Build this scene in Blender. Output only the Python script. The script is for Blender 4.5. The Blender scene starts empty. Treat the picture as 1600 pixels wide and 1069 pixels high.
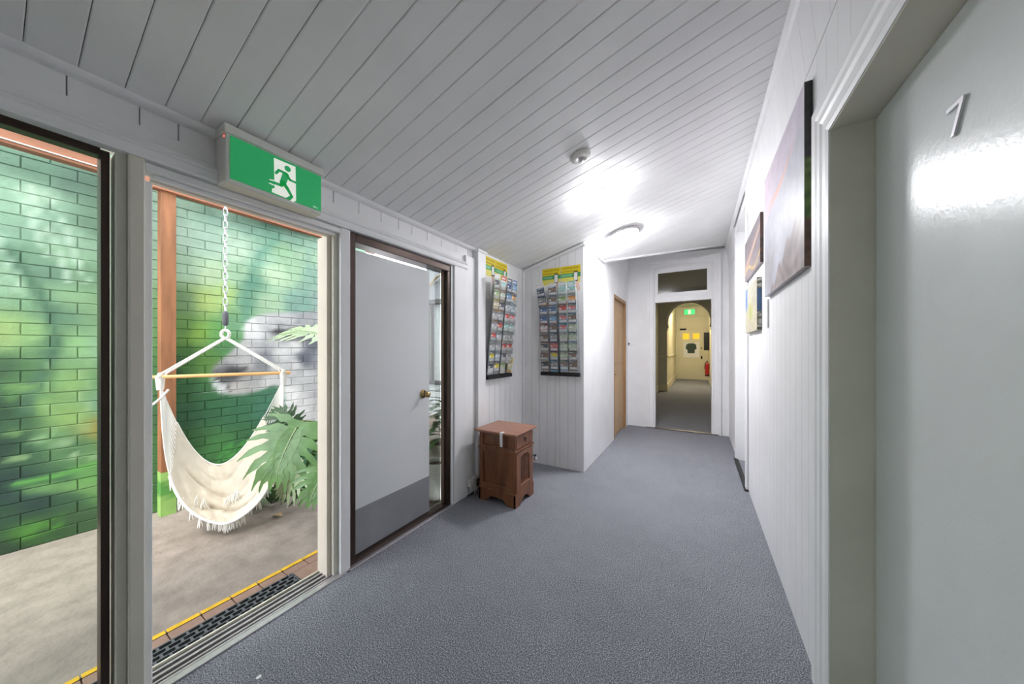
import bpy, bmesh, math, random
import numpy as np
from mathutils import Vector, Matrix
random.seed(7); np.random.seed(7)
PI = math.pi
S = bpy.context.scene
C = S.collection

# ------------------------------------------------------------------ camera
TH = math.atan(290 / 492.0)
cam = bpy.data.cameras.new('camera')
cam.sensor_width = 36; cam.lens = 36 * 492 / 1600.0
cam.shift_y = (546 - 534.5) / 1600.0
cam.clip_start = 0.02; cam.clip_end = 200
camo = bpy.data.objects.new('camera', cam); C.objects.link(camo)
camo.location = (0, 0, 1.4); camo.rotation_euler = (PI / 2, 0, TH)
S.camera = camo

# ------------------------------------------------------------------ world, sun, exposure
W = bpy.data.worlds.new('sky'); S.world = W; W.use_nodes = True
bg = W.node_tree.nodes['Background']
bg.inputs[0].default_value = (0.90, 0.95, 1.0, 1); bg.inputs[1].default_value = 1.78
sun = bpy.data.lights.new('sun', 'SUN'); sun.energy = 1.2; sun.angle = math.radians(14); sun.color = (1, .96, .9)
suno = bpy.data.objects.new('sun', sun); C.objects.link(suno); suno.rotation_euler = (math.radians(24), math.radians(16), 0)
S.view_settings.view_transform = 'Standard'; S.view_settings.look = 'None'
S.view_settings.gamma = 1; S.view_settings.exposure = 1.58
S.view_settings.use_curve_mapping = False
BULB_STRENGTH = 54.0
OYSTER_STRENGTH = 48.0
CORRIDOR_STRENGTH = 70.0

# ------------------------------------------------------------------ materials
def lin(r, g, b):
    f = lambda c: c / 12.92 if c <= .04045 else ((c + .055) / 1.055) ** 2.4
    return (f(r / 255.), f(g / 255.), f(b / 255.), 1)
M = {}
def mat(name, rgb, rough=.5, metal=0, var=0.0, vscale=8, bump=0.0, bscale=60, spec=.5, coat=0, stretch=None, dark=.6):
    m = bpy.data.materials.new(name); m.use_nodes = True; nt = m.node_tree; N = nt.nodes; L = nt.links
    b = N['Principled BSDF']; col = lin(*rgb)
    b.inputs['Base Color'].default_value = col; b.inputs['Roughness'].default_value = rough
    b.inputs['Metallic'].default_value = metal; b.inputs['Specular IOR Level'].default_value = spec
    b.inputs['Coat Weight'].default_value = coat
    tc = N.new('ShaderNodeNewGeometry'); src = tc.outputs['Position']
    if stretch:
        mp = N.new('ShaderNodeMapping'); mp.inputs['Scale'].default_value = stretch
        L.new(src, mp.inputs['Vector']); src = mp.outputs['Vector']
    if var:
        n = N.new('ShaderNodeTexNoise'); n.inputs['Scale'].default_value = vscale; n.inputs['Detail'].default_value = 6
        L.new(src, n.inputs['Vector'])
        r = N.new('ShaderNodeValToRGB'); r.color_ramp.elements[0].position = .3; r.color_ramp.elements[1].position = .7
        r.color_ramp.elements[0].color = (col[0] * (1 - var), col[1] * (1 - var), col[2] * (1 - var), 1)
        r.color_ramp.elements[1].color = (min(1, col[0] * (1 + var * .6)), min(1, col[1] * (1 + var * .6)), min(1, col[2] * (1 + var * .6)), 1)
        L.new(n.outputs['Fac'], r.inputs['Fac']); L.new(r.outputs['Color'], b.inputs['Base Color'])
    if bump:
        n2 = N.new('ShaderNodeTexNoise'); n2.inputs['Scale'].default_value = bscale; n2.inputs['Detail'].default_value = 4
        L.new(src, n2.inputs['Vector'])
        bp = N.new('ShaderNodeBump'); bp.inputs['Strength'].default_value = bump; bp.inputs['Distance'].default_value = .01
        L.new(n2.outputs['Fac'], bp.inputs['Height']); L.new(bp.outputs['Normal'], b.inputs['Normal'])
    M[name] = m; return m
mat('white', (241, 241, 242), .42, var=.05, vscale=3, bump=.05, bscale=25)
mat('ceiling_white', (246, 246, 246), .5, var=.06, vscale=2.5, bump=.04, bscale=30)
mat('cream', (218, 214, 200), .5, var=.06, vscale=5)
mat('jamb_cream', (232, 220, 206), .5, var=.06, vscale=5)
mat('joint', (150, 149, 146), .8)
mat('door_gloss', (214, 217, 217), .26, var=.02, bump=.05, bscale=70, spec=.32)
mat('white_leaf', (222, 224, 226), .14, var=.03, vscale=2)
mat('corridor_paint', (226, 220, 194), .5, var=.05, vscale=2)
mat('corridor_dim', (206, 204, 194), .55, var=.05, vscale=2)  # greyer copy of the corridor paint, dim front light put into the colour
mat('concrete', (148, 135, 126), .85, var=.24, vscale=9, bump=.5, bscale=45)
mat('paver', (150, 120, 105), .85, var=.15, vscale=12, bump=.2)
mat('yellow_paint', (226, 176, 30), .7, var=.2, vscale=25)
mat('bronze', (72, 58, 52), .35, metal=.6, var=.1)
mat('bronze_light', (134, 112, 102), .35, metal=.6)
mat('black_metal', (34, 34, 36), .5, metal=.4)
mat('black', (22, 22, 24), .5)
mat('drain', (84, 86, 90), .6)
mat('alu', (200, 196, 200), .35, metal=.8, var=.1, vscale=30)
mat('alu_dark', (95, 88, 90), .4, metal=.7)
mat('chrome', (215, 215, 218), .18, metal=1)
mat('brass', (196, 168, 116), .25, metal=1)
mat('kick', (146, 147, 152), .3, metal=.0, var=.12, vscale=4)
mat('timber', (150, 100, 66), .7, var=.35, vscale=3, bump=.2, stretch=(6, 6, .8))
mat('timber_beam', (150, 96, 72), .7, var=.3, vscale=3, bump=.2, stretch=(6, .8, 6))
mat('pale_wood', (196, 162, 122), .5, var=.15, vscale=4, stretch=(8, 8, .8))
mat('pale_wood_dark', (168, 132, 92), .5, var=.15, vscale=4, stretch=(8, 8, .8))
mat('rod_wood', (222, 172, 110), .45, var=.12, vscale=8)
mat('mahogany', (134, 84, 54), .28, var=.42, vscale=4, bump=.06, stretch=(5, 5, .9), coat=.15)
mat('mahogany_top', (164, 116, 94), .36, var=.2, vscale=4, stretch=(1, 6, 5), coat=.1)
mat('cavity_shade', (26, 15, 10), .6)  # near-black wood tone, painted shade for the cabinet cavity
mat('fabric', (212, 202, 186), .9, var=.08, vscale=12, bump=.35, bscale=160)
mat('cord', (238, 234, 228), .9, bump=.3, bscale=300)
mat('leaf', (98, 136, 76), .3, var=.3, vscale=9)
mat('leaf_pale', (182, 200, 158), .36, var=.2, vscale=10)
mat('leaf_dark', (58, 88, 52), .35, var=.3, vscale=9)
mat('stalk', (110, 138, 74), .5)
mat('pot_white', (214, 212, 206), .6, var=.06)
mat('pot_beige', (176, 168, 152), .75, var=.1)
mat('soil', (60, 46, 36), .95, bump=.5)
mat('sign_body', (228, 226, 220), .45)

mat('paper_white', (240, 240, 240), .6)
mat('poster_yellow', (240, 214, 30), .5)
mat('poster_pale', (236, 226, 110), .5)
mat('poster_green', (70, 160, 92), .5)
mat('poster_green_light', (130, 200, 150), .5)
mat('ink', (70, 66, 30), .6)
mat('skin_print', (222, 186, 168), .6)

mat('red', (176, 36, 34), .35)
mat('grey_clad', (176, 178, 184), .6, var=.06)
mat('dark_frame', (92, 88, 90), .5)
mat('pale_panel', (216, 220, 222), .4)
mat('dried', (190, 160, 120), .8)
mat('sky_roof', (210, 205, 200), .8)
mat('plug', (24, 24, 26), .4)
mat('jersey', (62, 78, 74), .7)
mat('plinth_grey', (96, 98, 104), .8)

def glassy(name, tint=(1, 1, 1), refl=.5, rough=.02):
    m = bpy.data.materials.new(name); m.use_nodes = True; nt = m.node_tree; N = nt.nodes; L = nt.links
    N.remove(N['Principled BSDF']); out = N['Material Output']
    t = N.new('ShaderNodeBsdfTransparent'); t.inputs[0].default_value = (*tint, 1)
    g = N.new('ShaderNodeBsdfGlossy'); g.inputs['Roughness'].default_value = rough
    f = N.new('ShaderNodeFresnel'); f.inputs['IOR'].default_value = 1.45
    mm = N.new('ShaderNodeMath'); mm.operation = 'MULTIPLY'; mm.inputs[1].default_value = refl
    mx = N.new('ShaderNodeMixShader'); L.new(f.outputs[0], mm.inputs[0]); L.new(mm.outputs[0], mx.inputs[0])
    L.new(t.outputs[0], mx.inputs[1]); L.new(g.outputs[0], mx.inputs[2]); L.new(mx.outputs[0], out.inputs[0])
    M[name] = m
glassy('glass', (.93, .96, .94), .8)
glassy('acrylic', (.985, .99, .99), .35, .1)
glassy('dim_glass', (.75, .75, .72), .8, .15)

def emit(name, rgb, strength, base=(240, 240, 240)):
    m = mat(name, base, .4); b = m.node_tree.nodes['Principled BSDF']
    b.inputs['Emission Color'].default_value = lin(*rgb); b.inputs['Emission Strength'].default_value = strength
emit('bulb_glow', (251, 251, 255), BULB_STRENGTH)
emit('oyster_glow', (251, 251, 255), OYSTER_STRENGTH)
emit('corridor_glow', (255, 242, 216), CORRIDOR_STRENGTH)
emit('sign_white', (236, 240, 228), .18, (236, 240, 232))
emit('corridor_glow_dim', (255, 248, 232), 8)
emit('sign_green', (40, 180, 100), .10, (50, 176, 110))
emit('sign_green_far', (40, 190, 100), .5, (50, 180, 110))
emit('amber', (244, 176, 30), .3, (240, 190, 50))  # glow put in for daylight behind the amber glass
emit('led_red', (255, 60, 40), 2.0, (255, 90, 70))

def carpet():
    m = bpy.data.materials.new('carpet'); m.use_nodes = True; nt = m.node_tree; N = nt.nodes; L = nt.links
    b = N['Principled BSDF']; b.inputs['Roughness'].default_value = .95; b.inputs['Specular IOR Level'].default_value = .15
    g = N.new('ShaderNodeNewGeometry')
    def noise(scale, det, rough=.6):
        n = N.new('ShaderNodeTexNoise'); n.inputs['Scale'].default_value = scale; n.inputs['Detail'].default_value = det
        n.inputs['Roughness'].default_value = rough; L.new(g.outputs['Position'], n.inputs['Vector']); return n
    n1 = noise(190, 2, .8); n2 = noise(1.3, 4); n3 = noise(9, 4)
    r = N.new('ShaderNodeValToRGB'); e = r.color_ramp.elements
    e[0].position = .34; e[0].color = lin(64, 65, 71); e[1].position = .68; e[1].color = lin(208, 209, 216)
    k = e.new(.5); k.color = lin(122, 124, 132)
    L.new(n1.outputs['Fac'], r.inputs['Fac'])
    a = N.new('ShaderNodeMath'); a.operation = 'MULTIPLY_ADD'; a.inputs[1].default_value = .35; a.inputs[2].default_value = .75
    L.new(n2.outputs['Fac'], a.inputs[0])
    a2 = N.new('ShaderNodeMath'); a2.operation = 'MULTIPLY_ADD'; a2.inputs[1].default_value = .24
    L.new(n3.outputs['Fac'], a2.inputs[0]); L.new(a.outputs[0], a2.inputs[2])
    mx = N.new('ShaderNodeMix'); mx.data_type = 'RGBA'; mx.blend_type = 'MULTIPLY'; mx.inputs[0].default_value = 1
    L.new(r.outputs['Color'], mx.inputs[6]); L.new(a2.outputs[0], mx.inputs[7]); L.new(mx.outputs[2], b.inputs['Base Color'])
    bp = N.new('ShaderNodeBump'); bp.inputs['Strength'].default_value = .7; bp.inputs['Distance'].default_value = .006
    L.new(n1.outputs['Fac'], bp.inputs['Height']); L.new(bp.outputs['Normal'], b.inputs['Normal'])
    M['carpet'] = m
carpet()

def colmat(name, rough=.6, bump=0, bscale=80, coat=0):
    m = bpy.data.materials.new(name); m.use_nodes = True; nt = m.node_tree; N = nt.nodes; L = nt.links
    b = N['Principled BSDF']; b.inputs['Roughness'].default_value = rough; b.inputs['Coat Weight'].default_value = coat
    a = N.new('ShaderNodeVertexColor'); a.layer_name = 'paint'
    n = N.new('ShaderNodeTexNoise'); n.inputs['Scale'].default_value = 14; n.inputs['Detail'].default_value = 6
    g = N.new('ShaderNodeNewGeometry'); L.new(g.outputs['Position'], n.inputs['Vector'])
    v = N.new('ShaderNodeMath'); v.operation = 'MULTIPLY_ADD'; v.inputs[1].default_value = .5; v.inputs[2].default_value = .75
    L.new(n.outputs['Fac'], v.inputs[0])
    mx = N.new('ShaderNodeMix'); mx.data_type = 'RGBA'; mx.blend_type = 'MULTIPLY'; mx.inputs[0].default_value = 1
    L.new(a.outputs['Color'], mx.inputs[6]); L.new(v.outputs[0], mx.inputs[7]); L.new(mx.outputs[2], b.inputs['Base Color'])
    if bump:
        n2 = N.new('ShaderNodeTexNoise'); n2.inputs['Scale'].default_value = bscale; L.new(g.outputs['Position'], n2.inputs['Vector'])
        bp = N.new('ShaderNodeBump'); bp.inputs['Strength'].default_value = bump; bp.inputs['Distance'].default_value = .01
        L.new(n2.outputs['Fac'], bp.inputs['Height']); L.new(bp.outputs['Normal'], b.inputs['Normal'])
    M[name] = m
colmat('mural', .62, .25, 70)
colmat('canvas_print', .38, .05, 300, .1)

# ------------------------------------------------------------------ mesh helpers
class MB:
    def __init__(s): s.v = []; s.f = []; s.mi = []; s.sm = []
    def add(s, vs, fs, mi=0, smooth=False):
        o = len(s.v); s.v += [tuple(p) for p in vs]
        for f in fs: s.f.append(tuple(i + o for i in f)); s.mi.append(mi); s.sm.append(smooth)
        return s
    def box(s, x0, x1, y0, y1, z0, z1, mi=0, ch=0):
        if ch:
            return s.cbox(x0, x1, y0, y1, z0, z1, ch, mi)
        v = [(x, y, z) for z in (z0, z1) for y in (y0, y1) for x in (x0, x1)]
        return s.add(v, [(0, 2, 3, 1), (4, 5, 7, 6), (0, 1, 5, 4), (1, 3, 7, 5), (3, 2, 6, 7), (2, 0, 4, 6)], mi)
    def cbox(s, x0, x1, y0, y1, z0, z1, c, mi=0):
        bm = bmesh.new(); bmesh.ops.create_cube(bm, size=1)
        for v in bm.verts:
            v.co = Vector(((x0 + x1) / 2 + v.co.x * (x1 - x0), (y0 + y1) / 2 + v.co.y * (y1 - y0), (z0 + z1) / 2 + v.co.z * (z1 - z0)))
        bmesh.ops.bevel(bm, geom=bm.edges[:], offset=c, segments=2, affect='EDGES', profile=.5)
        bm.verts.index_update()
        s.add([v.co[:] for v in bm.verts], [[v.index for v in f.verts] for f in bm.faces], mi); bm.free(); return s
    def tube(s, pts, r, n=8, mi=0, cap=True, smooth=True):
        pts = [Vector(p) for p in pts]; k = len(pts); rs = r if isinstance(r, (list, tuple)) else [r] * k
        ref = None; rings = []
        for i, p in enumerate(pts):
            t = (pts[min(i + 1, k - 1)] - pts[max(i - 1, 0)]).normalized()
            if ref is None:
                ref = t.orthogonal().normalized()
            ref = (ref - t * ref.dot(t))
            if ref.length < 1e-6: ref = t.orthogonal()
            ref.normalize(); b = t.cross(ref)
            rings.append([p + (ref * math.cos(2 * PI * j / n) + b * math.sin(2 * PI * j / n)) * rs[i] for j in range(n)])
        vs = [q for ring in rings for q in ring]; fs = []
        for i in range(k - 1):
            for j in range(n):
                fs.append((i * n + j, i * n + (j + 1) % n, (i + 1) * n + (j + 1) % n, (i + 1) * n + j))
        s.add(vs, fs, mi, smooth)
        if cap: s.add(rings[0][::-1], [tuple(range(n))], mi); s.add(rings[-1], [tuple(range(n))], mi)
        return s
    def lathe(s, prof, n=24, c=(0, 0, 0), mi=0, smooth=True, mtx=None):
        vs = []
        for r, z in prof:
            for j in range(n):
                a = 2 * PI * j / n; p = Vector((r * math.cos(a), r * math.sin(a), z))
                if mtx is not None: p = mtx @ p
                vs.append(p + Vector(c))
        fs = []
        for i in range(len(prof) - 1):
            for j in range(n):
                fs.append((i * n + j, i * n + (j + 1) % n, (i + 1) * n + (j + 1) % n, (i + 1) * n + j))
        return s.add(vs, fs, mi, smooth)
    def prism(s, poly, fn, d0, d1, mi=0):
        # poly: 2-D points, fn(a, b, d) -> xyz
        n = len(poly)
        vs = [fn(a, b, d0) for a, b in poly] + [fn(a, b, d1) for a, b in poly]
        fs = [tuple(range(n))[::-1], tuple(range(n, 2 * n))] + [(i, (i + 1) % n, n + (i + 1) % n, n + i) for i in range(n)]
        return s.add(vs, fs, mi)
    def build(s, name, mats, parent=None, loc=None, col=None, local=False):
        me = bpy.data.meshes.new(name)
        off = Vector((0, 0, 0))
        if parent is not None and not local:
            off = parent.matrix_world.translation.copy() if parent.get('_w') is None else Vector(parent['_w'])
        if loc is not None: off = Vector(loc)
        vs = [(p[0] - off[0], p[1] - off[1], p[2] - off[2]) for p in s.v]
        me.from_pydata(vs, [], s.f)
        ms = mats if isinstance(mats, (list, tuple)) else [mats]
        for m in ms: me.materials.append(M[m])
        me.polygons.foreach_set('material_index', s.mi); me.polygons.foreach_set('use_smooth', s.sm)
        if col is not None:
            ca = me.color_attributes.new('paint', 'FLOAT_COLOR', 'POINT')
            ca.data.foreach_set('color', np.asarray(col, dtype=np.float32).ravel())
        bm = bmesh.new(); bm.from_mesh(me); bmesh.ops.recalc_face_normals(bm, faces=bm.faces[:]); bm.to_mesh(me); bm.free()
        me.update()
        o = bpy.data.objects.new(name, me); C.objects.link(o)
        if parent is not None: o.parent = parent
        elif loc is not None: o.location = loc
        if loc is not None and parent is None: o['_w'] = tuple(loc)
        elif parent is not None and not local: o['_w'] = tuple(off)
        else: o['_w'] = (0., 0., 0.)
        return o
def tag(o, label=None, cat=None, group=None, kind=None):
    if label: o['label'] = label
    if cat: o['category'] = cat
    if group: o['group'] = group
    if kind: o['kind'] = kind
    return o
def thing(name, loc, label, cat, group=None, rz=0):
    o = bpy.data.objects.new(name, None); C.objects.link(o); o.location = loc; o.rotation_euler = (0, 0, rz)
    o.empty_display_size = .05; o['_w'] = tuple(float(c) for c in loc)
    return tag(o, label, cat, group)
def struct(name, mb, m, parent=None):
    o = mb.build(name, m, parent)
    if parent is None: o['kind'] = 'structure'
    return o
def sweep(path, prof, fn, mb=None, mi=0):
    # path: 2-D points in a wall plane; prof: (outward, proud); fn(a, b, d) -> xyz ; outward = left of travel
    mb = mb or MB(); n = len(path); rows = []
    for i in range(n):
        p = Vector(path[i])
        dirs = []
        if i > 0: dirs.append((Vector(path[i]) - Vector(path[i - 1])).normalized())
        if i < n - 1: dirs.append((Vector(path[i + 1]) - Vector(path[i])).normalized())
        ns = [Vector((-d.y, d.x)) for d in dirs]
        m = ns[0] if len(ns) == 1 else (ns[0] + ns[1]) / (1 + ns[0].dot(ns[1]))
        rows.append([fn(p.x + m.x * o, p.y + m.y * o, d) for o, d in prof])
    k = len(prof); vs = [q for r in rows for q in r]
    fs = [(i * k + j, i * k + (j + 1) % k, (i + 1) * k + (j + 1) % k, (i + 1) * k + j) for i in range(n - 1) for j in range(k)]
    fs += [tuple(range(k)), tuple(range((n - 1) * k, n * k))]
    return mb.add(vs, fs, mi)
def textmesh(txt, size):
    cu = bpy.data.curves.new('lettering', 'FONT'); cu.body = txt; cu.size = size; cu.align_x = 'CENTER'; cu.resolution_u = 2
    o = bpy.data.objects.new('lettering', cu); C.objects.link(o)
    dg = bpy.context.evaluated_depsgraph_get(); me = bpy.data.meshes.new_from_object(o.evaluated_get(dg))
    vs = [v.co[:] for v in me.vertices]; fs = [tuple(p.vertices) for p in me.polygons]
    C.objects.unlink(o); bpy.data.objects.remove(o); bpy.data.meshes.remove(me)
    return vs, fs

# ------------------------------------------------------------------ dimensions (metres; y runs down the hall)
XL, XR, YE, XS, YN = -1.93, .434, 6.13, -1.115, 3.5
ZO = -.05                                       # courtyard level
cA = lambda x: 2.40 + .275 * (x + 1.9)          # main sloping ceiling
cB = lambda y: 2.607 + .275 * (y - 4.34)        # slope rising to the end wall
VALLEY = lambda y: y - 5.487                    # where the two slopes meet

# ================================================================== SETTING
fl = MB(); fl.box(-1.905, XR + .3, -1.7, YE + .02, -.06, 0); struct('floor', fl, 'carpet')
fc = MB(); fc.box(-1.2, .6, YE + .02, 17.1, -.06, -.004); struct('floor_corridor', fc, 'carpet')

# ---- ceiling
ce = MB()
ce.add([(-2.0, -1.7, cA(-2.0) + .02), (.5, -1.7, cA(.5) + .02), (.5, 6.3, cA(.5) + .02), (VALLEY(4.2), 4.2, cA(VALLEY(4.2)) + .02), (-2.0, 4.2, cA(-2.0) + .02),
        (.5, 6.3, cB(6.3) + .02), (-1.3, 6.3, cB(6.3) + .02), (-1.3, 4.2, cB(4.2) + .02)], [(0, 1, 2, 3, 4), (3, 5, 6, 7)])
ceil = struct('ceiling', ce, 'joint')
def ceil_board(fp, zf, parent=ceil):
    # footprint (x0a,y0),(x1,y0),(x1,y1),(x0b,y1); underside chamfered on the long edges
    (a, y0), (b, _), (c, y1), (d, _) = fp; g = .0010; ch = .0035; t = .014
    lo = [(a, y0 + g + ch), (b, y0 + g + ch), (c, y1 - g - ch), (d, y1 - g - ch)]
    hi = [(a, y0 + g), (b, y0 + g), (c, y1 - g), (d, y1 - g)]
    dz = random.uniform(-.0006, .0006)
    v = [(x, y, zf(x, y) + dz) for x, y in lo] + [(x, y, zf(x, y) + .0035 + dz) for x, y in hi] + [(x, y, zf(x, y) + t) for x, y in hi]
    f = [(0, 1, 2, 3)] + [(i, (i + 1) % 4, 4 + (i + 1) % 4, 4 + i) for i in range(4)] + [(4 + i, 4 + (i + 1) % 4, 8 + (i + 1) % 4, 8 + i) for i in range(4)] + [(8, 9, 10, 11)]
    MB().add(v, f).build('board', 'ceiling_white', parent)
P = .1062; y = .075 - 16 * P
while y < 5.85:
    y1 = y + P
    if y1 < YN + .03: l0 = l1 = XL - .02
    else: l0, l1 = max(XS - .02, VALLEY(y)), max(XS - .02, VALLEY(y1))
    if l1 < .40: ceil_board([(l0, y), (.42, y), (.42, y1), (l1, y1)], lambda x, yy: cA(x))
    y = y1
y = 4.37
while y < YE:
    y1 = min(y + P, YE + .01); r0, r1 = min(.42, VALLEY(y)), min(.42, VALLEY(y1))
    if r0 > XS + .02: ceil_board([(XS - .02, y), (r0, y), (r1, y1), (XS - .02, y1)], lambda x, yy: cB(yy))
    y = y1

# ---- left wall: header, end piers, frieze boards
wl = MB()
wl.box(-2.08, XL - .012, -1.7, 3.62, 2.20, 2.40); wl.box(-2.08, XL - .004, 2.31, 3.62, 0, 2.20); wl.box(-2.08, XL, -1.7, -1.05, 0, 2.16)
wall_l = struct('wall_left', wl, 'white')
yb = [-1.7, -1.2, -.8, -.45, -.18, -.01, .16, .33, .44, .60, .77, .94, 1.11, 1.28, 1.45, 1.60, 1.73, 1.89, 2.06, 2.25, 2.42, 2.50]
for a, b in zip(yb[:-1], yb[1:]): MB().cbox(XL - .014, XL, a + .0015, b - .0015, 2.298, 2.40, .003).build('board', 'white', wall_l)
MB().cbox(XL - .014, XL + .004, -1.7, 2.50, 2.235, 2.300, .003).build('fascia_board', 'white', wall_l)
# wall boards behind the corner rack and beside the door
yb = [2.36, 2.50]
k = 2.64
while k < YN - .01: yb.append(k); k += .107
yb.append(YN)
for a, b in zip(yb[:-1], yb[1:]):
    MB().cbox(XL - .004, XL + .03, a + .001, b - .001, 0, 2.42 if a > 2.4 else 2.30, .004).build('board', 'white', wall_l)
# mouldings
pr = [(-1.935, 2.158), (-1.888, 2.158), (-1.884, 2.168), (-1.890, 2.176), (-1.890, 2.198), (-1.884, 2.204), (-1.886, 2.212), (-1.902, 2.226), (-1.908, 2.240), (-1.935, 2.244)]
mb = MB(); mb.prism(pr, lambda a, b, d: (a, d, b), -1.7, 2.37); struct('trim_1', mb, 'white')
q = [(-1.93, 2.372)] + [(-1.93 + .036 * math.sin(t), 2.410 - .036 * math.cos(t)) for t in [i * PI / 14 for i in range(1, 8)]] + [(-1.894, 2.42), (-1.93, 2.42)]
mb = MB(); mb.prism(q, lambda a, b, d: (a, d, b), -1.7, .556); struct('trim_2', mb, 'white')
mb = MB(); mb.prism(q, lambda a, b, d: (a, d, b), .978, 2.50); struct('trim_3', mb, 'white')
# post between the two left openings
mb = MB(); mb.cbox(-2.06, -1.915, .268, .296, 0, 2.16, .003); mb.cbox(-2.06, -1.893, .296, .338, 0, 2.16, .004); struct('trim_4', mb, 'cream')
mb = MB(); mb.cbox(-2.06, -1.925, .338, .364, 0, 2.085, .003); struct('trim_5', mb, 'white')
# head of the open doorway
mb = MB(); mb.cbox(-1.975, -1.902, .338, 1.20, 2.120, 2.1495, .003); mb.cbox(-1.975, -1.925, .364, 1.12, 2.102, 2.120, .003); struct('trim_6', mb, 'white')
mb = MB(); mb.cbox(-1.975, -1.950, .364, 1.11, 2.092, 2.103, .003); mb.cbox(-2.06, -1.955, 1.085, 1.11, 0, 2.095, .003); struct('trim_7', mb, 'jamb_cream')
mb = MB(); mb.cbox(-2.06, -1.928, 1.110, 1.140, 0, 2.12, .004); struct('trim_8', mb, 'cream')
mb = MB(); mb.cbox(-2.06, -1.900, 1.140, 1.202, 0, 2.16, .004); struct('trim_9', mb, 'white')
# casing right of the bronze frame and corner post
mb = MB(); mb.cbox(-1.975, -1.905, 2.158, 2.185, 0, 2.16, .004); mb.cbox(-1.975, -1.890, 2.185, 2.365, 0, 2.16, .006); struct('trim_10', mb, 'white')
mb = MB(); mb.cbox(-1.93, -1.862, 2.505, 2.635, 0, 2.372, .005); mb.cbox(-1.93, -1.850, 2.495, 2.648, 2.366, 2.392, .005); struct('trim_11', mb, 'white')
mb = MB(); mb.tube([(-1.888, YN - .012, 0), (-1.888, YN - .012, 2.39)], .018, 8); struct('trim_12', mb, 'white')

# ---- closet block with its boarded face and smooth side
wn = MB(); wn.box(-1.93, XS - .02, YN + .012, YN + .10, 0, 2.62); wall_n = struct('wall_niche', wn, 'white')
xs = [-1.885, -1.78, -1.675, -1.57, -1.465, -1.41, -1.305, -1.215, XS + .001]
for a, b in zip(xs[:-1], xs[1:]):
    ch = .004; za, zb = cA(a) , cA(b)
    v = [(a + .001 + ch, YN, 0), (b - .001 - ch, YN, 0), (b - .001 - ch, YN, zb - .01), (a + .001 + ch, YN, za - .01),
         (a + .001, YN + ch, 0), (b - .001, YN + ch, 0), (b - .001, YN + ch, zb - .01), (a + .001, YN + ch, za - .01),
         (a + .001, YN + .014, 0), (b - .001, YN + .014, 0), (b - .001, YN + .014, zb - .01), (a + .001, YN + .014, za - .01)]
    f = [(0, 1, 2, 3)] + [(i, (i + 1) % 4, 4 + (i + 1) % 4, 4 + i) for i in range(4)] + [(4 + i, 4 + (i + 1) % 4, 8 + (i + 1) % 4, 8 + i) for i in range(4)] + [(8, 9, 10, 11)]
    MB().add(v, f).build('board', 'white', wall_n)
ws = MB()
top = lambda y: max(cA(XS), cB(y)) + .02
YS = YN + .016
ws.add([(XS, YS, 0), (XS, 5.0, 0), (XS, 5.0, 2.25), (XS, 5.0, top(5.0)), (XS, 4.35, top(4.35)), (XS, YS, top(YN)),
        (XS - .1, YS, 0), (XS - .1, 5.0, 0), (XS - .1, 5.0, 2.25), (XS - .1, 5.0, top(5.0)), (XS - .1, 4.35, top(4.35)), (XS - .1, YS, top(YN))],
       [(0, 1, 2, 3, 4, 5), (6, 7, 8, 9, 10, 11), (0, 1, 7, 6), (1, 2, 8, 7), (0, 5, 11, 6)])
ws.add([(XS, 5.0, 2.25), (XS, 5.915, 2.25), (XS, 5.915, top(5.915)), (XS, 5.0, top(5.0)), (XS, 5.915, 0), (XS, YE, 0), (XS, YE, top(YE)), (XS - .1, 5.0, 2.25), (XS - .1, 5.915, 2.25), (XS - .1, 5.915, 0)],
       [(0, 1, 2, 3), (4, 5, 6, 2), (0, 1, 8, 7), (1, 4, 9, 8)])
struct('wall_side', ws, 'white')
mb = MB()   # cornices of the closet block
mb.tube([(-1.90, YN - .012, cA(-1.90) - .022), (XS + .012, YN - .012, cA(XS + .012) - .022)], .022, 8)
mb.tube([(XS + .012, YN - .012, cA(XS) - .02), (XS + .012, 4.35, cA(XS) - .02), (XS + .012, YE - .01, cB(YE) - .02)], .020, 8)
mb.tube([(XS + .012, YE - .012, cB(YE) - .02), (.40, YE - .012, cB(YE) - .02)], .020, 8)
mb.tube([(XS + .01, 4.365, cA(XS) - .004), (.40, .40 + 5.487, cA(.40) - .004)], .016, 8)
struct('trim_13', mb, 'white')
# pale timber door in the side wall
d4 = struct('door_4', MB().box(XS - .055, XS - .035, 5.03, 5.885, .005, 2.20), 'pale_wood')
for z0, z1 in ((.25, .95), (1.15, 2.05)):
    for a, b in ((5.13, 5.41), (5.50, 5.78)):
        mb = MB(); mb.add([(XS - .034, a, z0), (XS - .034, b, z0), (XS - .034, b, z1), (XS - .034, a, z1), (XS - .024, a + .03, z0 + .03), (XS - .024, b - .03, z0 + .03), (XS - .024, b - .03, z1 - .03), (XS - .024, a + .03, z1 - .03)],
                          [(4, 5, 6, 7)] + [(i, (i + 1) % 4, 4 + (i + 1) % 4, 4 + i) for i in range(4)])
        mb.build('panel', 'pale_wood', d4)
MB().lathe([(.0, .045), (.02, .045), (.024, .03), (.012, .018), (.012, 0)], 14, (XS - .035, 5.10, 1.02), mtx=Matrix.Rotation(PI / 2, 3, 'Y')).build('door_knob', 'brass', d4)
mb = MB(); mb.box(XS - .11, XS + .006, 4.995, 5.03, 0, 2.20); mb.box(XS - .11, XS + .006, 5.885, 5.92, 0, 2.20); mb.box(XS - .11, XS + .006, 4.995, 5.92, 2.20, 2.255); struct('trim_14', mb, 'pale_wood_dark')

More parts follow.
